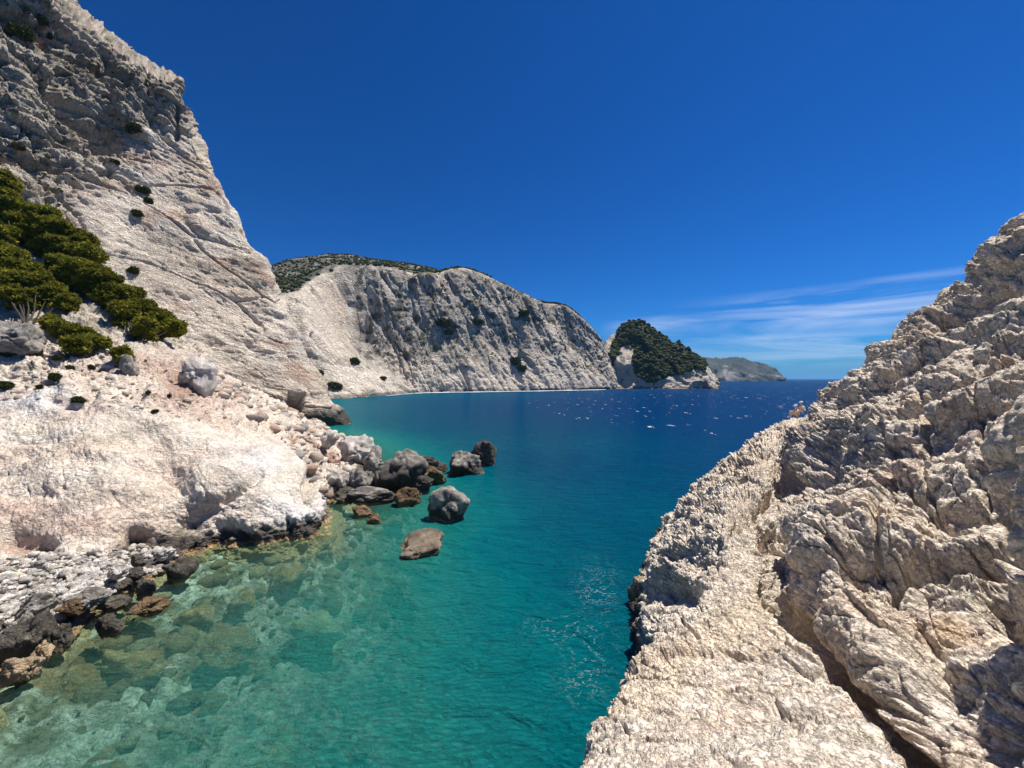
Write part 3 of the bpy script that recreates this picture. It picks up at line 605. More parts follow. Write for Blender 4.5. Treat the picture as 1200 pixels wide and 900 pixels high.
def water_mat():
    m, nt, out = newmat('sea_water')
    geo = N(nt, 'ShaderNodeNewGeometry'); at = N(nt, 'ShaderNodeAttribute', _attribute_name='depth'); d = at.outputs['Fac']
    fo = N(nt, 'ShaderNodeAttribute', _attribute_name='foam')
    # small patches of lighter and darker water
    nz = N(nt, 'ShaderNodeTexNoise', Scale=0.30, Detail=5, Roughness=0.6); L(nt, geo.outputs['Position'], nz.inputs['Vector'])
    dn = mathn(nt, 'MULTIPLY', d, mathn(nt, 'ADD', 0.72, mathn(nt, 'MULTIPLY', nz.outputs[0], 0.56)))
    ln = mathn(nt, 'DIVIDE', mathn(nt, 'LOGARITHM', mathn(nt, 'ADD', dn, 1.0), 2.0), 5.5)
    ramp = N(nt, 'ShaderNodeValToRGB'); cr_ = ramp.color_ramp
    stops = [(0.0, (0.10, 0.21, 0.15)), (1.0, (0.065, 0.24, 0.18)), (2.2, (0.03, 0.24, 0.19)), (4.5, (0.010, 0.20, 0.180)), (7.0, (0.001, 0.140, 0.160)), (10.5, (0.0005, 0.084, 0.128)), (16, (0.0005, 0.050, 0.112)), (26, (0.0005, 0.031, 0.105)), (44, (0.0005, 0.025, 0.098))]
    while len(cr_.elements) < len(stops): cr_.elements.new(0.5)
    for e, (dv, c) in zip(cr_.elements, stops):
        e.position = min(1, math.log2(dv+1)/5.5); e.color = (*c, 1)
    L(nt, ln, ramp.inputs[0])
    # waves
    mpx = N(nt, 'ShaderNodeMapping'); mpx.inputs['Scale'].default_value = (0.75, 1.6, 1.0); mpx.inputs['Rotation'].default_value = (0, 0, math.radians(-22)); L(nt, geo.outputs['Position'], mpx.inputs['Vector'])
    w1 = N(nt, 'ShaderNodeTexNoise', Scale=0.8, Detail=3, Roughness=0.55, Distortion=0.6); w2 = N(nt, 'ShaderNodeTexNoise', Scale=4.4, Detail=6, Roughness=0.68, Distortion=0.8)
    L(nt, mpx.outputs[0], w1.inputs['Vector']); L(nt, mpx.outputs[0], w2.inputs['Vector'])
    hgt = mathn(nt, 'ADD', mathn(nt, 'MULTIPLY', w1.outputs[0], 0.55), mathn(nt, 'MULTIPLY', w2.outputs[0], 0.16))
    bp = N(nt, 'ShaderNodeBump', Strength=0.5, Distance=0.22); L(nt, hgt, bp.inputs['Height'])
    dif = N(nt, 'ShaderNodeBsdfDiffuse'); L(nt, ramp.outputs[0], dif.inputs[0])
    bp2 = N(nt, 'ShaderNodeBump', Strength=1.0, Distance=1.7); L(nt, hgt, bp2.inputs['Height']); L(nt, bp2.outputs[0], dif.inputs['Normal'])
    tr = N(nt, 'ShaderNodeBsdfTransparent'); tr.inputs[0].default_value = (0.74, 0.95, 0.91, 1)
    clear = mathn(nt, 'SUBTRACT', 1.0, mathn(nt, 'EXPONENT', mathn(nt, 'MULTIPLY', dn, -0.36)))
    clear = mathn(nt, 'ADD', mathn(nt, 'MULTIPLY', clear, 0.95), 0.03, clamp=True)
    ms = N(nt, 'ShaderNodeMixShader'); L(nt, clear, ms.inputs[0]); L(nt, tr.outputs[0], ms.inputs[1]); L(nt, dif.outputs[0], ms.inputs[2])
    gl = N(nt, 'ShaderNodeBsdfGlossy', Roughness=0.10); L(nt, bp.outputs[0], gl.inputs['Normal'])
    L(nt, mathn(nt, 'ADD', 0.05, mathn(nt, 'MULTIPLY', mathn(nt, 'MINIMUM', mathn(nt, 'DIVIDE', d, 25.0), 1.0), 0.10)), gl.inputs['Roughness'])
    fr = N(nt, 'ShaderNodeFresnel', IOR=1.33); L(nt, bp.outputs[0], fr.inputs['Normal'])
    ff = mathn(nt, 'MULTIPLY', mathn(nt, 'MINIMUM', fr.outputs[0], 0.22), 0.45)
    ms2 = N(nt, 'ShaderNodeMixShader'); L(nt, ff, ms2.inputs[0]); L(nt, ms.outputs[0], ms2.inputs[1]); L(nt, gl.outputs[0], ms2.inputs[2])
    # foam: thin lacy lines where the attribute allows, whitecaps in the open sea
    mf = N(nt, 'ShaderNodeMapping'); mf.inputs['Scale'].default_value = (0.5, 0.16, 1); L(nt, geo.outputs['Position'], mf.inputs['Vector'])
    wc = N(nt, 'ShaderNodeTexNoise', Scale=0.8, Detail=7, Roughness=0.72); L(nt, mf.outputs[0], wc.inputs['Vector'])
    caps = mathn(nt, 'MULTIPLY', mathn(nt, 'GREATER_THAN', wc.outputs[0], 0.645), mathn(nt, 'GREATER_THAN', d, 21.0))
    lc = N(nt, 'ShaderNodeTexNoise', Scale=0.9, Detail=9, Roughness=0.7, Distortion=1.2); L(nt, geo.outputs['Position'], lc.inputs['Vector'])
    lace = mathn(nt, 'LESS_THAN', mathn(nt, 'ABSOLUTE', mathn(nt, 'SUBTRACT', lc.outputs[0], 0.5)), 0.0055)
    l2 = N(nt, 'ShaderNodeTexNoise', Scale=7, Detail=4); L(nt, geo.outputs['Position'], l2.inputs['Vector'])
    lace = mathn(nt, 'MULTIPLY', mathn(nt, 'MULTIPLY', lace, mathn(nt, 'GREATER_THAN', l2.outputs[0], 0.50)), mathn(nt, 'MULTIPLY', fo.outputs['Fac'], 0.28))
    fd = N(nt, 'ShaderNodeBsdfDiffuse'); fd.inputs[0].default_value = (0.8, 0.84, 0.86, 1)
    ms3 = N(nt, 'ShaderNodeMixShader'); L(nt, mathn(nt, 'MAXIMUM', mathn(nt, 'MULTIPLY', caps, 0.75), lace), ms3.inputs[0]); L(nt, ms2.outputs[0], ms3.inputs[1]); L(nt, fd.outputs[0], ms3.inputs[2])
    L(nt, ms3.outputs[0], out.inputs[0]); return m
def spaced(lo, hi, c, n, k):
    a = np.arcsinh((lo-c)/k); b = np.arcsinh((hi-c)/k); return c+k*np.sinh(np.linspace(a, b, n))
PATCHES['seabed'] = (P0, PX(P0), np.repeat(np.array([[0., 0., 1.]]), len(P0), 0))
BEDDEPTH = dd.copy()
xs = spaced(-40000, 40000, -8, 560, 14.0); ys = spaced(-400, 42000, 16, 560, 14.0)
XX, YY = np.meshgrid(xs, ys); X, Y = XX.ravel(), YY.ravel()
PW = np.stack([X, Y, 0*X], 1); dd = depth(X, np.maximum(Y, 3)); pw = PX(PW)
foam = blob(pw, [(700, 690, 24, 30), (692, 765, 26, 40), (660, 735, 40, 18), (680, 800, 22, 25)])*(Y > 3)
foam = np.clip(foam*1.2, 0, 1)
idx = np.arange(len(X)).reshape(len(ys), len(xs))
sea = mesh_from('sea', PW, np.stack([idx[:-1, :-1], idx[:-1, 1:], idx[1:, 1:], idx[1:, :-1]], -1).reshape(-1, 4), water_mat(), None, attrs={'depth': dd, 'foam': foam})
tag(sea, kind='structure')
deep = mesh_from('deep_seabed', [(-41000, -500, -60), (41000, -500, -60), (41000, 43000, -60), (-41000, 43000, -60)], [(0, 1, 2, 3)], plain('deep_sand', (0.05, 0.08, 0.09)))
tag(deep, kind='structure')
# surf along the foot of the bay cliff, island and headlands
SURF = plain('surf_foam', (0.8, 0.83, 0.84), 0.9)
def surf(name, pts, w):
    V = []; Q = []
    P = [Wsea(*p) for p in pts]; k = 0
    for a, b in zip(P[:-1], P[1:]):
        n = max(3, int(math.dist(a, b)/1.5))
        for i in range(n):
            t = i/n; x = a[0]+(b[0]-a[0])*t; y = a[1]+(b[1]-a[1])*t
            q = perlin(np.array([[x*0.11, y*0.11, 3.0]]), 7)[0]; q2 = perlin(np.array([[x*0.5, y*0.5, 8.0]]), 9)[0]
            ww = max(0.02, w*(0.45+1.3*q+0.8*q2)); V += [(x, y-ww, 0.02), (x, y+w*1.5, 0.05)]
            if k: Q.append((2*k-2, 2*k, 2*k+1, 2*k-1))
            k += 1
    tag(mesh_from(name, V, Q, SURF), kind='structure')
surf('surf', [(452, 463.8), (487, 460.8), (505, 460.2), (545, 459.6), (585, 459.0), (625, 458.3), (668, 457.5), (694, 456.9), (712, 456.6)], 3.0)
surf('surf', [(380, 497.5), (396, 497.3), (408, 496.5)], 0.6)

# ------------------------------------------------------------------ boulders
def ico(n):
    bm = bmesh.new(); bmesh.ops.create_icosphere(bm, subdivisions=n, radius=1)
    v = np.array([p.co[:] for p in bm.verts], f32); f = np.array([[x.index for x in q.verts] for q in bm.faces], np.int32); bm.free(); return v, f
ICO = {n: ico(n) for n in (2, 3, 4, 5)}
def boulder_shape(level, seed, dims, rough=1.0, flat=0.0, cuts=11):
    v, f = ICO[level]; r = np.random.default_rng(seed); v = v.copy()
    ns = r.normal(size=(cuts+3, 3)); ns /= np.linalg.norm(ns, axis=1)[:, None]; ds = r.uniform(0.62, 1.0, cuts+3)
    dt = np.maximum(v@ns.T.astype(f32), 0.02); rr = ds[None]/dt; rad = np.minimum(-np.log(np.exp(-26*np.minimum(rr, 3)).sum(1))/26, 1.25)
    v = v*rad[:, None]; nn = ICO[level][0]
    s = v+seed*3.7
    if level > 2: v = v+nn*((kfbm(s*1.2, 5, seed % 97, 0.58)*0.27+facets(s, 2.5, seed % 91, 0.5, 1, 0.12)*0.05+cracks(s, 1.3, seed % 83, 0.05)*0.06)*rough)[:, None]
    mx = np.abs(v).max(0); v = v/mx*np.array(dims, f32)/2
    return v, f
def rotz(v, a, tilt=0.0):
    c, s = math.cos(tilt), math.sin(tilt); v = v@np.array([[c, 0, -s], [0, 1, 0], [s, 0, c]], f32)
    c, s = math.cos(a), math.sin(a); return v@np.array([[c, s, 0], [-s, c, 0], [0, 0, 1]], f32)
def boulder(label, px0, px1, ptop, pbase, Y=None, tone='grey', name='boulder', group=None, seed=None, sub=0.3, dy=0.9, rough=1.35, tilt=0.0, wh=0.7, names=None, zoff=None, level=5, cat='boulder', cuts=11):
    cx = (px0+px1)/2
    if Y is None: Y = CAMZ*F/(pbase-HY)
    w = (px1-px0)/F*Y; h = (pbase-ptop)/F*Y; hb = h*(1+sub)
    seed = seed or abs(hash_s(label)) % 9973
    v, f = boulder_shape(level, seed, (w, w*dy, hb), rough, cuts=cuts); v = rotz(v, 0, tilt)
    loc = np.array([(cx-CX)/F*Y, Y+w*dy*0.35, CAMZ-(pbase-HY)/F*Y-h*sub+hb/2])
    Pw = v+loc
    base = {'slate': (0.21, 0.165, 0.12), 'grey': (0.24, 0.22, 0.19), 'pale': (0.52, 0.47, 0.42), 'dark': (0.10, 0.088, 0.070), 'brown': (0.17, 0.11, 0.06), 'tan': (0.40, 0.30, 0.19), 'pink': (0.48, 0.33, 0.26), 'sub': (0.24, 0.17, 0.08), 'subpale': (0.42, 0.40, 0.25)}[tone]
    c = np.repeat(np.array([base]), len(v), 0)
    g = fbm(Pw*1.3, 4, seed % 60); c = c*(1+0.7*np.clip(g, -1, 1))[:, None]
    if tone in ('grey', 'pale'):
        c = mixc3(c, (0.50, 0.465, 0.41), sstep(fbm(Pw*2.2, 4, 8), 0.0, 0.5)*0.6)
        c = wet(c, Pw, wh*1.5, 0.93)
    if tone in ('dark', 'brown', 'slate'): c = mixc3(c, TAN, (1-sstep(Pw[:, 2], 0.04, 0.16))*0.8)
    o = mesh_from(name, v, f, STONE, c, smooth=False); o.location = loc
    tag(o, label, cat, group); return o
def hash_s(s):
    h = 7
    for ch in s: h = (h*131+ord(ch)) & 0x7fffffff
    return h
G1 = 'boulders lying in the water off the slab point'
boulder('rounded grey boulder standing alone in the water nearest the open channel', 496, 549, 573, 613, tone='grey', group=G1, sub=0.35, cuts=5, seed=17, rough=0.8)
boulder('low brown wedge of rock with a pale waterline rim, nearest the camera off the point', 456, 516, 634, 653, tone='slate', group=G1, dy=1.1, sub=0.9, tilt=-0.22, seed=24, cuts=6, rough=1.0)
boulder('pointed pale grey boulder beside the dark outermost boulder', 512, 569, 527, 558, tone='grey', group=G1, dy=0.8, seed=34, cuts=14, wh=0.9)
boulder('dark tilted boulder at the outer tip of the boulder line', 549, 587, 517, 547, tone='dark', group=G1, tilt=0.3, seed=45, dy=0.8)
boulder('largest grey boulder of the point with a black shaded seaward end', 436, 503, 523, 580, tone='grey', group=G1, dy=1.0, seed=56, cuts=14, wh=2.2)
boulder('pale rounded block on the point where scree meets the boulders', 389, 434, 511, 546, Y=41, tone='pale', group=G1, seed=67, wh=-1)
boulder('long dark rock behind the largest boulder', 470, 516, 530, 550, tone='dark', group=G1, dy=0.6, seed=78)
boulder('low rock with a pale wet ledge between the largest and the pointed boulder', 486, 522, 548, 568, tone='brown', group=G1, dy=0.7, seed=89)
boulder('brown wet rock in front of the largest boulder', 458, 496, 573, 594, tone='brown', group=G1, dy=0.7, seed=90)
boulder('grey boulder wedged against the left of the largest boulder', 402, 442, 548, 586, Y=33.5, tone='grey', group=G1, seed=91, wh=0.8)
boulder('small grey boulder between the slab corner and the boulder pile', 376, 408, 552, 584, Y=33, tone='pale', group=G1, seed=92)
boulder('grey rock leaning between the pale block and the largest boulder', 420, 452, 524, 556, Y=38, tone='grey', group=G1, seed=93)
boulder('pinkish rock just below the pale rounded block', 372, 398, 528, 556, Y=38, tone='pink', group=G1, seed=94, wh=-1)
boulder('small awash brown rock left of the rounded grey boulder', 407, 434, 592, 607, tone='brown', group=G1, dy=0.7, seed=95)
boulder('smallest awash rock, just in front of the brown awash one', 428, 447, 604, 614, tone='brown', group=G1, dy=0.7, seed=96)
boulder('flat grey rock at the water below the boulder pile', 398, 460, 572, 592, tone='grey', group=G1, dy=0.5, seed=97, wh=0.6)
boulder('ochre barnacled knob at the foot of the right crag', 738, 762, 668, 712, tone='tan', group=None, dy=1.0, seed=98, name='barnacled_rock', cat='rock')
boulder('dark wet boulder filling the gap left of the flat grey rock by the slab', 384, 412, 572, 590, tone='dark', group=G1, dy=0.8, seed=111)
boulder('grey shadowed boulder under the seaward end of the largest boulder', 474, 506, 556, 580, tone='grey', group=G1, dy=0.7, seed=112, wh=1.5)
boulder('pale grey boulder above the flat grey rock, right of the wedged one', 428, 458, 552, 580, Y=33.4, tone='grey', group=G1, seed=113, wh=1.0)
boulder('low dark rock joining the pointed boulder to the long dark rock', 500, 524, 540, 556, tone='dark', group=G1, dy=0.7, seed=114)
boulder('small pale boulder on the scree edge above the pale rounded block', 372, 394, 506, 524, Y=(ground_at(383, 522, ['shore_slope']) or (0, 50, 0))[1]-0.4, tone='pale', group=G1, seed=115, wh=-1)
G2 = 'stones along the edge of the left beach'
LS = ['shore_slope']
bl = [('black boulder at the end of the beach beside the slab', 176, 218, 654, 681, 'dark'), ('flat grey block high on the beach edge', 8, 50, 698, 724, 'grey'),
      ('rounded black boulder right at the water of the beach', 47, 77, 733, 761, 'dark'), ('largest dark boulder in the left corner of the beach', -14, 46, 730, 772, 'dark'),
      ('grey stone behind the largest dark boulder', 4, 34, 722, 748, 'grey'), ('tan wet stone in front of the largest dark boulder', 26, 52, 757, 780, 'tan'),
      ('dark stone among white shingle below the shadowed pocket', 148, 165, 651, 664, 'dark'), ('pale stone left of the dark one below the pocket', 118, 142, 661, 678, 'pale'),
      ('black stone between the two larger dark ones on the upper beach', 143, 165, 666, 680, 'dark'), ('brown stone at the water left of the black end boulder', 148, 176, 680, 700, 'dark'),
      ('long grey stone midway along the wet beach', 70, 110, 694, 714, 'grey'), ('wet black stone touching the water midway along the beach', 108, 140, 699, 718, 'dark'),
      ('black wedge of stone half in the water', 103, 134, 722, 746, 'dark'), ('low grey stone awash with a tan rim', 146, 184, 703, 722, 'brown'),
      ('pale stone near the top of the end of the beach', 178, 198, 644, 656, 'pale'), ('brown stone just right of the flat grey block', 58, 88, 706, 722, 'brown'),
      ('brown stone in the corner beneath the tan one', -8, 30, 772, 802, 'tan'), ('small black stone lying under the grey stone on the upper beach', 129, 148, 682, 694, 'dark')]
for i, (lb, a, b, c, d, t) in enumerate(bl):
    g = ground_at((a+b)/2, min(d-3, 786), LS, 10)
    Yb = g[1] if g else CAMZ*F/(d-HY)
    Yb = min(Yb, CAMZ*F/(d-HY))
    boulder(lb, a, b, c, d, Y=Yb-0.15, tone=t, group=G2, dy=0.9, sub=0.45, level=5, rough=1.5, name='beach_stone', cat='stone', wh=-1, seed=200+i*7)
G3 = 'weedy rocks under the clear shallow water'
for i, (lb, cx, cy, w, d, zt, t, h) in enumerate([
      ('long brown weedy rock just under water off the beach', 150, 757, 84, 30, -0.05, 'sub', .7), ('round brown rock under clear water in the middle of the shallows', 272, 735, 72, 34, -0.10, 'sub', .8),
      ('brown rock breaking the shallows near the black end boulder', 232, 706, 48, 18, 0.03, 'sub', .6), ('reddish rock under the water in front of the white slab', 340, 659, 42, 22, -0.04, 'sub', .6),
      ('tall pale green rock under water near the bottom of the view', 316, 850, 48, 60, -0.45, 'subpale', 1.0), ('wide pale rock under water at the bottom edge', 256, 893, 80, 40, -0.35, 'subpale', 1.0),
      ('mottled rock under water at the lower left', 150, 880, 90, 36, -0.30, 'sub', .8), ('pale rock under deep turquoise water off the dark tip boulder', 600, 577, 46, 12, -0.5, 'subpale', 1.2),
      ('pale sunken rock beside the pointed boulder', 558, 568, 44, 10, -0.5, 'subpale', 1.2), ('greenish sunken slab under the shallows off the slab', 375, 705, 70, 26, -0.5, 'subpale', .7),
      ('small brown rock under water close to the slab foot', 285, 690, 34, 14, -0.1, 'sub', .5)]):
    Y = CAMZ*F/(cy-HY); wm = w/F*Y; dm = d*Y*Y/(F*CAMZ)
    v, f = boulder_shape(4, 300+i*11, (wm, dm, h*2), 1.0); loc = np.array([(cx-CX)/F*Y, Y, zt-h])
    Pw = v+loc; base = (0.30, 0.165, 0.055) if t == 'sub' else (0.46, 0.42, 0.20)
    c = np.array([base])*(1+0.5*np.clip(fbm(Pw*2, 4, i), -1, 1))[:, None]; c = mixc3(c, (0.5, 0.46, 0.34), sstep(fbm(Pw*3, 3, 60+i), 0.15, 0.5)*0.6)
    o = mesh_from('sunken_rock', v, f, STONE, c); o.location = loc; tag(o, lb, 'rock', G3)

# shingle and scree rubble that nobody could count
def rubble(name, polys, n, names, smin, smax, tones, seed, sink=0.2, level=2, tmin=None):
    r = np.random.default_rng(seed); V = []; Fc = []; Cc = []; off = 0
    P, pp, Nn = PATCHES[names]
    m = np.zeros(len(P), bool)
    for pl in polys: m |= inpoly(pp, pl)
    if names != 'seabed': m &= P[:, 2] > -0.3
    else: m &= P[:, 2] > -4.5
    if tmin is not None: m &= P[:, 1] > tmin
    ids = np.nonzero(m)[0]
    if not len(ids): print('no ground for', name); return
    wgt = P[ids, 1]**2; wgt = wgt/wgt.sum()
    pick = r.choice(ids, n, p=wgt)
    shapes = [boulder_shape(level, 700+k, (1, 1, 1), 0.8, cuts=4+k % 5) for k in range(18)]
    shapes = [(v_+r.normal(size=v_.shape).astype(f32)*0.022, f_) for v_, f_ in shapes]
    for i in pick:
        sh, f = shapes[r.integers(18)]; s = smin*(smax/smin)**(r.random()**2.8)
        v = rotz(sh*np.array([1, r.uniform(.7, 1), r.uniform(.5, .85)], f32)*s, r.uniform(0, 6.28), r.uniform(-.5, .5))+P[i]+Nn[i]*s*(0.5-sink)*0.6
        V.append(v); Fc.append(f+off); off += len(v)
        t = np.array(tones[r.integers(len(tones))])*r.uniform(.8, 1.15); Cc.append(np.repeat(t[None], len(v), 0))
    V = np.concatenate(V); C_ = np.concatenate(Cc)
    if names != 'seabed': C_ = wet(C_, V, 0.45, 0.85)
    else: C_ = C_*(1+0.6*np.clip(fbm(V*2.5, 3, 88), -1, 1))[:, None]; V[:, 2] = np.minimum(V[:, 2], -0.02-0.1*RT[(np.arange(len(V)) & 1023), 0])
    o = mesh_from(name, V, np.concatenate(Fc), STONE, C_, smooth=False); tag(o, kind='stuff'); return o
pale_t = [(0.62, 0.57, 0.5), (0.66, 0.6, 0.52), (0.55, 0.5, 0.44), (0.7, 0.67, 0.62), (0.42, 0.4, 0.37)]
o = rubble('seabed_stones', [[(-20, 790), (60, 755), (180, 690), (240, 648), (380, 632), (430, 590), (470, 600), (520, 680), (470, 780), (430, 900), (430, 980), (-20, 980)]], 2300, 'seabed', 0.10, 1.4,
           [(0.24, 0.18, 0.09), (0.20, 0.13, 0.06), (0.34, 0.30, 0.20), (0.13, 0.10, 0.06), (0.28, 0.24, 0.14)], 9, sink=0.55)
tag(o, 'brown and pale stones on the shallow sea bed seen through clear water', 'stones')
o = rubble('beach_shingle', [[(-20, 655), (180, 640), (215, 655), (150, 700), (60, 765), (-20, 810)]], 6000, 'shore_slope', 0.06, 0.5, pale_t, 1)
tag(o, 'pale shingle and cobbles covering the small beach on the left', 'shingle')
pk_t = [(0.54, 0.45, 0.37), (0.6, 0.52, 0.43), (0.48, 0.38, 0.30), (0.62, 0.55, 0.48), (0.38, 0.34, 0.30), (0.46, 0.33, 0.25)]
o = rubble('scree', [[(230, 440), (262, 440), (300, 462), (345, 484), (400, 500), (410, 535), (440, 560), (380, 590), (360, 545), (330, 515), (270, 470)]], 3800, 'shore_slope', 0.15, 2.0, pk_t, 2, sink=0.5)
tag(o, 'pinkish fallen rubble running down between slab and cliff to the boulders', 'scree')
o = rubble('slope_rubble', [[(-10, 395), (60, 395), (130, 405), (230, 440), (300, 500), (200, 490), (100, 470), (-10, 465)]], 1900, 'shore_slope', 0.08, 0.9, pk_t, 3, sink=0.9)
tag(o, 'loose pale stones scattered on the slope below the pines', 'rubble')

# ------------------------------------------------------------------ vegetation
def tufts(cent, rad, n, size, r, shell=0.55, squash=0.75, up=0.0):
    """n leaf tufts spread through an ellipsoid: each two crossed little triangles"""
    d = r.normal(size=(n, 3)); d /= np.linalg.norm(d, axis=1)[:, None]
    rr = (shell+(1-shell)*r.random(n)**0.6)*(1+0.22*perlin((d*2.2+np.array(cent)*0.37), 5))
    c = np.array(cent)+d*rr[:, None]*rad*np.array([1, 1, squash])
    V = []; 
    for k in range(2):
        a = r.normal(size=(n, 3)); a += d*0.9; a[:, 2] += up; a /= np.linalg.norm(a, axis=1)[:, None]
        b = np.cross(a, r.normal(size=(n, 3))); b /= np.linalg.norm(b, axis=1)[:, None]
        s = size*r.uniform(0.6, 1.4, n)[:, None]
        V.append(np.stack([c-a*s*0.4-b*s*0.45, c-a*s*0.4+b*s*0.45, c+a*s*0.9+b*s*0.1], 1))
    return np.concatenate(V, 0).reshape(-1, 3)
def tube(path, r0, r1, mat, name, parent, seg=7):
    P = np.array(path, float); V = []; Q = []
    for i, p in enumerate(P):
        t = P[min(i+1, len(P)-1)]-P[max(i-1, 0)]; t /= np.linalg.norm(t)
        a = np.cross(t, (0.3, 1, 0.1)); a /= np.linalg.norm(a); b = np.cross(t, a); rr = r0+(r1-r0)*i/(len(P)-1)
        for k in range(seg):
            an = 2*math.pi*k/seg; V.append(p+rr*(a*math.cos(an)+b*math.sin(an)))
        if i:
            for k in range(seg): Q.append(((i-1)*seg+k, (i-1)*seg+(k+1) % seg, i*seg+(k+1) % seg, i*seg+k))
    return V, Q
BARK = plain('pine_bark', (0.04, 0.032, 0.025), 0.9, 0.3, 3)
def pine(label, lobes, Yc, base_px, seed, mat=PINE, tuft=0.26, dens=100, name='pine_tree', cat='pine tree', group='pines on the left slope'):
    r = np.random.default_rng(seed)
    g = ground_at(base_px[0], base_px[1], LS+['tall_cliff'], 8); g = np.array(g if g else W(base_px[0], base_px[1], Yc))
    Yc = g[1] if Yc is None else Yc
    e = empty(name, g); tag(e, label, cat, group)
    cs = []
    allv = []
    for (x, y, rp, *dyy) in lobes:
        gg = ground_at(x, y, LS+['tall_cliff'], 8)
        Yl = np.clip(gg[1] if gg else Yc, Yc*0.9, Yc*1.12)-rp/F*Yc*0.55
        c = np.array(W(x, y, Yl)); rad = rp/F*Yl; cs.append((c, rad))
        for k in range(15):   # every lobe is a bunch of smaller needle clumps
            dv = r.normal(size=3); dv /= np.linalg.norm(dv); cc = c+dv*rad*r.uniform(.25, .75)*np.array([1, 1, .8]); rd = rad*r.uniform(.34, .60)
            allv.append(tufts(cc-g, rd, int(dens*rd*rd*4)+30, tuft, r, 0.45, 0.72, 0.5))
    for (c, rad) in cs:      # skirts reaching down to the ground
        for k in range(5):
            cc = c+np.array([r.uniform(-.7, .7)*rad, r.uniform(-.5, .3)*rad, -rad*r.uniform(.5, 1.0)]); allv.append(tufts(cc-g, rad*r.uniform(.35, .5), int(dens*rad*rad*0.8)+30, tuft, r, 0.3, 0.7, 0.3))
    V = np.concatenate(allv); mesh_from('crown', V, np.arange(len(V)).reshape(-1, 3), mat, smooth=False, parent=e)
    VV = []; QQ = []
    for (c, rad) in cs:
        p0 = np.array([0, 0, -0.4]); p3 = (c-g)*0.7; mid = (p0+p3)/2+np.array([r.uniform(-.4, .4), r.uniform(-.4, .4), -0.2*rad])
        v, q = tube([p0, p0*.6+mid*.4+np.array([0, 0, .1]), mid, p3], 0.11, 0.03, BARK, 'trunk', e)
        QQ += [tuple(x+len(VV) for x in t) for t in q]; VV += v
    mesh_from('trunk', VV, QQ, BARK, parent=e); return e
pine('dark pine at the left edge of the view under the cliff', [(-15, 215, 18), (6, 212, 14), (-5, 240, 24), (18, 248, 20), (22, 275, 20), (-8, 275, 22)], None, (10, 300), 1)
pine('tallest rounded pine in the middle of the pine row', [(52, 250, 14), (66, 262, 17), (80, 280, 20), (60, 290, 16), (98, 296, 18), (92, 318, 20), (112, 318, 15), (75, 312, 15)], None, (92, 345), 2)
pine('long pine trailing down the slope at the right end of the row', [(128, 326, 14), (122, 345, 17), (146, 344, 17), (150, 366, 17), (168, 360, 15), (186, 372, 14), (172, 382, 13), (200, 382, 12), (211, 384, 7)], None, (165, 395), 3)
pine('sprawling yellow-green pine in front of the dark one on the left', [(-10, 298, 20), (10, 300, 16), (28, 315, 18), (5, 325, 22), (46, 328, 15), (25, 345, 16), (62, 342, 14), (78, 350, 11)], None, (30, 372), 4)
pine('low yellow-green pine on the pale slope below the others', [(60, 376, 9), (72, 384, 11), (88, 388, 12), (103, 392, 11), (84, 400, 11), (112, 399, 9), (122, 401, 6), (98, 404, 8)], None, (92, 410), 5)
pine('small yellow-green bush on a grey rock at the right of the low pine', [(144, 412, 8), (138, 414, 6), (149, 415, 5)], None, (143, 421), 6, name='bush', cat='bush', group=None)
g = ground_at(142, 426, LS)
boulder('grey rock under the small yellow-green bush', 131, 156, 415, 440, Y=g[1]-0.6, tone='grey', name='rock', cat='rock', wh=-1, seed=401, level=4)
boulder('rugged pale outcrop at the lower right end of the pine row', 196, 240, 408, 446, Y=(ground_at(222, 446, LS) or (0, 40, 0))[1]-0.3, tone='pale', name='rock_outcrop', cat='rock', wh=-1, seed=402, rough=1.1, dy=1.3, sub=0.6, cuts=16)
boulder('smooth grey boulder at the left edge below the sprawling pine', -40, 28, 372, 412, Y=(ground_at(5, 412, LS) or (0, 34, 0))[1]-0.5, tone='grey', name='boulder', cat='boulder', wh=-1, seed=403)
def bush(label, px, py, rp, seed, names, mat=SCRUB, group=None):
    g = ground_at(px, py, names, 5)
    if not g: print('no ground', label); return
    r = np.random.default_rng(seed); rad = rp/F*g[1]; V = np.concatenate([tufts((r.uniform(-.5, .5)*rad, r.uniform(-.3, .1)*rad, r.uniform(0, .4)*rad), rad*r.uniform(.45, .7), 130, rad*0.22, r) for _ in range(5)])
    o = mesh_from('bush', V, np.arange(len(V)).reshape(-1, 3), mat, smooth=False); o.location = g; tag(o, label, 'bush', group)
GB = 'dry bushes scattered on the slope below the pines'; GC = 'bushes clinging to the tall cliff face'
for i, (x, y, r_, w) in enumerate([(62, 440, 7, 'widest dry bush on the pale slope under the low pine'), (72, 416, 6, 'small dark bush close under the low pine'), (80, 427, 5, 'dark bush between the low pine and the widest dry bush'),
        (112, 427, 5, 'dark bush left of the grey rock with a green top'), (8, 448, 9, 'dark shrub at the left edge of the view above the slab'), (50, 450, 4, 'tiny bush below the widest dry bush'),
        (178, 457, 4, 'tiny bush on the pink slope right of the grey rock'), (92, 466, 7, 'dark shrub above a crack at the top of the slab'), (186, 478, 4, 'tiny bush just above the slab top right of centre'), (203, 462, 3, 'last tiny bush before the reddish scree')]):
    bush(w, x, y, r_, 500+i, LS, group=GB)
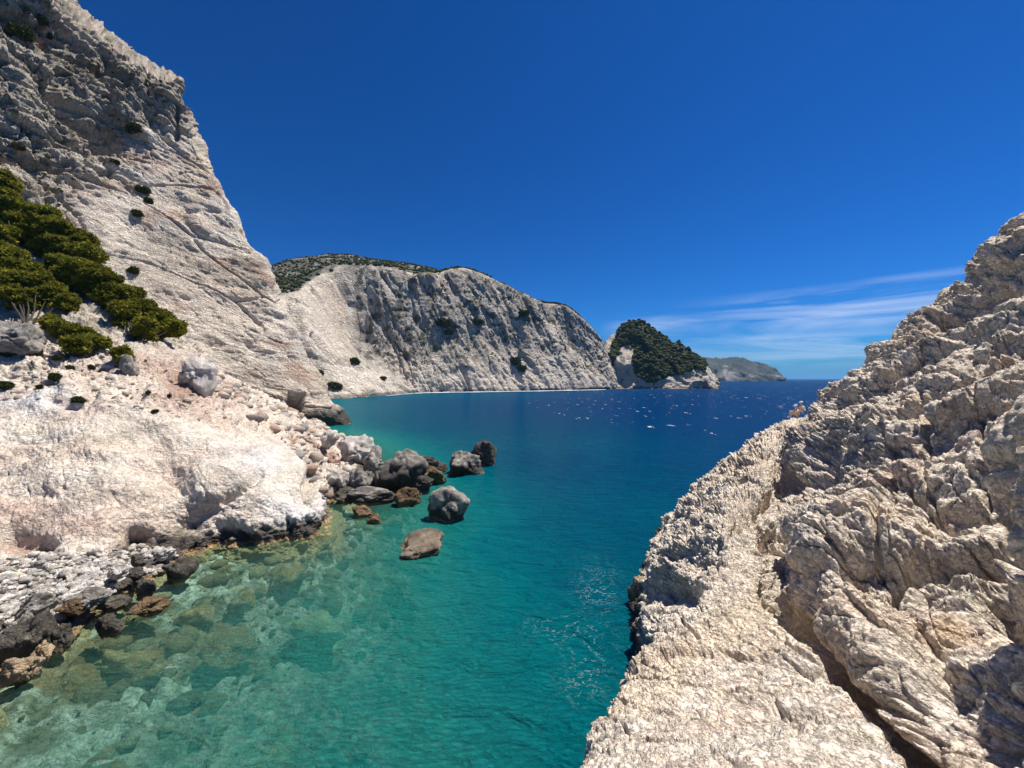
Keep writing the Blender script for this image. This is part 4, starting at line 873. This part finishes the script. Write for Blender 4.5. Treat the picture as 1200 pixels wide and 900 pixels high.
for i, (x, y, r_, w) in enumerate([(30, 40, 13, 'green bush high on the cliff near the top left corner'), (55, 28, 9, 'bush just right of the high green bush'), (60, 48, 6, 'small bush below the two near the top corner'), (158, 157, 9, 'round dark bush in the middle of the cliff face'),
        (172, 222, 8, 'dark bush hanging under the smooth pale boulder of the cliff'), (177, 232, 6, 'small bush below the hanging one'), (168, 248, 7, 'bush in the crack lower on the cliff'), (160, 315, 8, 'lone bush above the right end of the pines'), (141, 190, 5, 'small bush beside the cliff crack'), (20, 175, 7, 'bush above the dark pine at the left edge')]):
    bush(w, x, y, r_, 520+i, ['tall_cliff'], group=GC)
GD = 'green patches on the far bay cliff'
for i, (x, y, r_, w) in enumerate([(377, 434, 7, 'long green bush at the foot of the near spur of the bay'), (398, 449, 8, 'green bush low on the pale talus of the bay'), (419, 420, 7, 'dark green bush on the spur ridge of the bay cliff'), (524, 377, 10, 'largest green patch in the middle of the bay cliff'), (530, 388, 6, 'green patch just below the largest one'),
        (608, 420, 8, 'slanting green patch low on the right of the bay cliff'), (614, 428, 6, 'green bush below the slanting patch'), (565, 375, 7, 'green patch right of the middle of the bay cliff'), (618, 365, 8, 'green patch high on the right shoulder of the bay cliff'), (452, 440, 5, 'small bush on the talus ridge of the bay')]):
    bush(w, x, y, r_, 540+i, ['bay_cliff'], group=GD)
def clumps(name, sel, names, n, smin, smax, mat, seed, label, cat):
    r = np.random.default_rng(seed); P, pp, Nn = PATCHES[names]; m = sel(P, pp); ids = np.nonzero(m)[0]; print(name, len(ids))
    wgt = P[ids, 1]**2; pick = r.choice(ids, n, p=wgt/wgt.sum()); sh = [boulder_shape(2, 900+k, (1, 1, 1), 2.5, cuts=3) for k in range(8)]; V = []; Fc = []; off = 0
    for i in pick:
        v, f = sh[r.integers(8)]; s = r.uniform(smin, smax); v = rotz(v*np.array([1, 1, .75], f32)*s, r.uniform(0, 6.28))*r.uniform(.9, 1.1, (len(v), 1))+P[i]+np.array([0, 0, s*.2]); V.append(v); Fc.append(f+off); off += len(v)
    o = mesh_from(name, np.concatenate(V), np.concatenate(Fc), mat, smooth=False); tag(o, label, cat, kind='stuff')
clumps('hill_scrub', lambda P, pp: (P[:, 1] > BAYEDGE(P[:, 0]/P[:, 1])+4) & (perlin(P*0.05, 4) > -0.25), 'bay_cliff', 5000, 1.2, 3.6, WOODY, 21, 'dark low scrub covering the hill behind the bay cliff', 'scrub')
clumps('cliff_shrubs', lambda P, pp: (P[:, 1] < BAYEDGE(P[:, 0]/P[:, 1])) & (pp[:, 0] > 430) & (P[:, 2] > 18) & (pp[:, 1] < 450) & (perlin(P*0.06, 14) > -0.05), 'bay_cliff', 750, 0.5, 1.7, WOODY, 23, 'tiny dark shrubs dotted over the grey face of the bay cliff', 'shrubs')
clumps('cliff_tufts', lambda P, pp: (rough_mask(pp) > 0.5) & (P[:, 2] > 12) & (perlin(P*0.12, 15) > 0.1), 'tall_cliff', 260, 0.2, 0.9, SCRUB, 24, 'small dry tufts dotted over the rough grey top of the tall cliff', 'tufts')
clumps('island_trees', lambda P, pp: inpoly(pp, GREEN) & (P[:, 1] < 460), 'green_island', 2600, 1.0, 5.0, WOODY, 22, 'dense dark trees covering the seaward slope of the island', 'trees')

# ------------------------------------------------------------------ people sitting on the crag
SKIN = plain('skin', (0.64, 0.43, 0.33), 0.55, 0.06); CAPM = plain('white_cap_cloth', (0.78, 0.78, 0.76), 0.9, 0.05); SHIRT = plain('pale_shirt_cloth', (0.62, 0.72, 0.72), 0.9, 0.06)
SHORT = plain('dark_swimwear_cloth', (0.03, 0.03, 0.04), 0.8, 0.1); HAIRM = plain('dark_hair', (0.03, 0.02, 0.015), 0.6, 0.2); EYEM = plain('eye_dark', (0.02, 0.02, 0.02), 0.3, 0.1)
def skinmesh(name, joints, edges, mat, parent, sub=2, root=0):
    me = bpy.data.meshes.new(name); me.from_pydata([j[:3] for j in joints], edges, []); o = bpy.data.objects.new(name, me); scn.collection.objects.link(o)
    o.modifiers.new('skin', 'SKIN'); sv = me.skin_vertices[0].data if me.skin_vertices else None
    if sv is None:
        bm = bmesh.new(); bm.from_mesh(me); bm.verts.layers.skin.verify(); bm.to_mesh(me); bm.free(); sv = me.skin_vertices[0].data
    for i, j in enumerate(joints):
        rr = j[3] if isinstance(j[3], tuple) else (j[3], j[3]); sv[i].radius = rr; sv[i].use_root = (i == root)
    s = o.modifiers.new('sub', 'SUBSURF'); s.levels = sub; s.render_levels = sub
    me.materials.append(mat); o.parent = parent; return o
def person(label, loc, rot, scale, shirt):
    e = empty('person', loc); e.rotation_euler = (0, 0, rot); e.scale = (scale,)*3; tag(e, label, 'person', 'people sitting on the crag')
    # faces +X; sitting with knees drawn up, arms round the knees
    J = [(0, 0, .13, (.15, .13)), (.02, 0, .28, (.13, .115)), (.06, 0, .43, (.155, .12)), (.11, 0, .54, (.14, .09)), (.13, 0, .62, .052), (.155, 0, .70, .055), (.17, 0, .78, .088), (.165, 0, .84, .080)]
    E = [(0, 1), (1, 2), (2, 3), (3, 4), (4, 5), (5, 6), (6, 7)]
    for s in (1, -1):
        b = len(J)
        J += [(.06, .10*s, .12, .088), (.26, .12*s, .30, .078), (.43, .11*s, .46, .060), (.49, .10*s, .28, .056), (.53, .10*s, .09, .038), (.58, .11*s, .045, .036), (.67, .12*s, .03, .030)]
        E += [(0, b), (b, b+1), (b+1, b+2), (b+2, b+3), (b+3, b+4), (b+4, b+5), (b+5, b+6)]
        b = len(J)
        J += [(.11, .175*s, .53, .055), (.24, .21*s, .42, .042), (.35, .20*s, .36, .036), (.46, .13*s, .35, .027), (.54, .06*s, .34, .022), (.575, .03*s, .335, .026)]
        E += [(3, b), (b, b+1), (b+1, b+2), (b+2, b+3), (b+3, b+4), (b+4, b+5)]
        h = b+5
        for k, (fx, fz) in enumerate([(.592, .365), (.600, .347), (.598, .328), (.590, .310)]):
            c = len(J); J += [(fx, (-.005)*s, fz, .0095), (fx-.012, -.035*s, fz-.004, .0085), (fx-.03, -.055*s+.003*k*s, fz-.008, .0075)]; E += [(h, c), (c, c+1), (c+1, c+2)]
        c = len(J); J += [(.555, .015*s, .372, .010), (.560, -.012*s, .385, .009)]; E += [(h, c), (c, c+1)]
    skinmesh('body', J, E, SKIN, e)
    # head details
    def blobm(name, loc_, rad, mat, par):
        v, f = ICO[3]; return mesh_from(name, v*np.array(rad, f32)+np.array(loc_, f32), f, mat, parent=par)
    cap = blobm('cap', (.165, 0, .865), (.112, .098, .075), CAPM, e)
    blobm('brim', (.265, 0, .855), (.07, .065, .010), CAPM, cap)
    blobm('hair', (.135, 0, .80), (.095, .092, .085), HAIRM, e)
    blobm('nose', (.262, 0, .79), (.018, .012, .020), SKIN, e); blobm('mouth', (.250, 0, .755), (.008, .022, .006), plain('lips', (0.4, 0.15, 0.13)), e)
    for s in (1, -1):
        blobm('eye', (.246, .03*s, .812), (.010, .012, .007), EYEM, e); blobm('ear', (.165, .092*s, .80), (.018, .010, .028), SKIN, e)
    skinmesh('swimwear', [(-.01, 0, .10, (.165, .145)), (0, 0, .19, (.158, .138)), (.06, .10, .13, .10), (.16, .11, .215, .094), (.06, -.10, .13, .10), (.16, -.11, .215, .094)], [(0, 1), (0, 2), (2, 3), (0, 4), (4, 5)], SHORT, e)
    if shirt:
        skinmesh('shirt', [(0, 0, .20, (.165, .15)), (.02, 0, .30, (.15, .13)), (.06, 0, .43, (.172, .135)), (.11, 0, .545, (.15, .10)), (.125, 0, .585, .07), (.11, .175, .53, .070), (.19, .195, .465, .062), (.11, -.175, .53, .070), (.19, -.195, .465, .062)],
                 [(0, 1), (1, 2), (2, 3), (3, 4), (3, 5), (5, 6), (3, 7), (7, 8)], SHIRT, e)
    return e
def topof(px, py, tol=3):
    P, pp, _ = PATCHES['rock_crag']; m = (np.abs(pp[:, 0]-px) < tol) & (np.abs(pp[:, 1]-py) < 22) & (P[:, 1] > 21)
    i = np.nonzero(m)[0]
    if not len(i): return W(px, py, 24)
    i = i[(P[i, 1] < 28.5)]; j = i[np.argmin(pp[i, 1])]; return tuple(P[j])
g1 = topof(935, 495); print('people', g1)
person('bare-skinned sunbather in white cap hugging knees on the crag', (g1[0], g1[1], g1[2]-0.04), math.radians(172), 1.0, False)
person('person in pale shirt and white cap sitting behind the bare-skinned one', (g1[0]+0.62, g1[1]+0.30, topof(944, 494)[2]-0.04), math.radians(165), 0.98, True)
# thin sea air: far things fade a little towards blue
hzm = bpy.data.materials.new('sea_air'); hzm.use_nodes = True; hn = hzm.node_tree; hn.nodes.clear()
ho = hn.nodes.new('ShaderNodeOutputMaterial'); pv = N(hn, 'ShaderNodeVolumePrincipled', Density=0.00007, Anisotropy=0.0); pv.inputs['Color'].default_value = (0.22, 0.58, 1.0, 1)
L(hn, pv.outputs[0], ho.inputs['Volume'])
x0, x1, y0, y1, z0, z1 = -42000, 42000, -600, 44000, -62, 320
hb = mesh_from('haze', [(x, y, z) for z in (z0, z1) for y in (y0, y1) for x in (x0, x1)], [(0, 2, 3, 1), (4, 5, 7, 6), (0, 1, 5, 4), (2, 6, 7, 3), (0, 4, 6, 2), (1, 3, 7, 5)], hzm, smooth=False)
tag(hb, 'thin bluish sea air over the bay', 'haze', kind='stuff')
print('done')
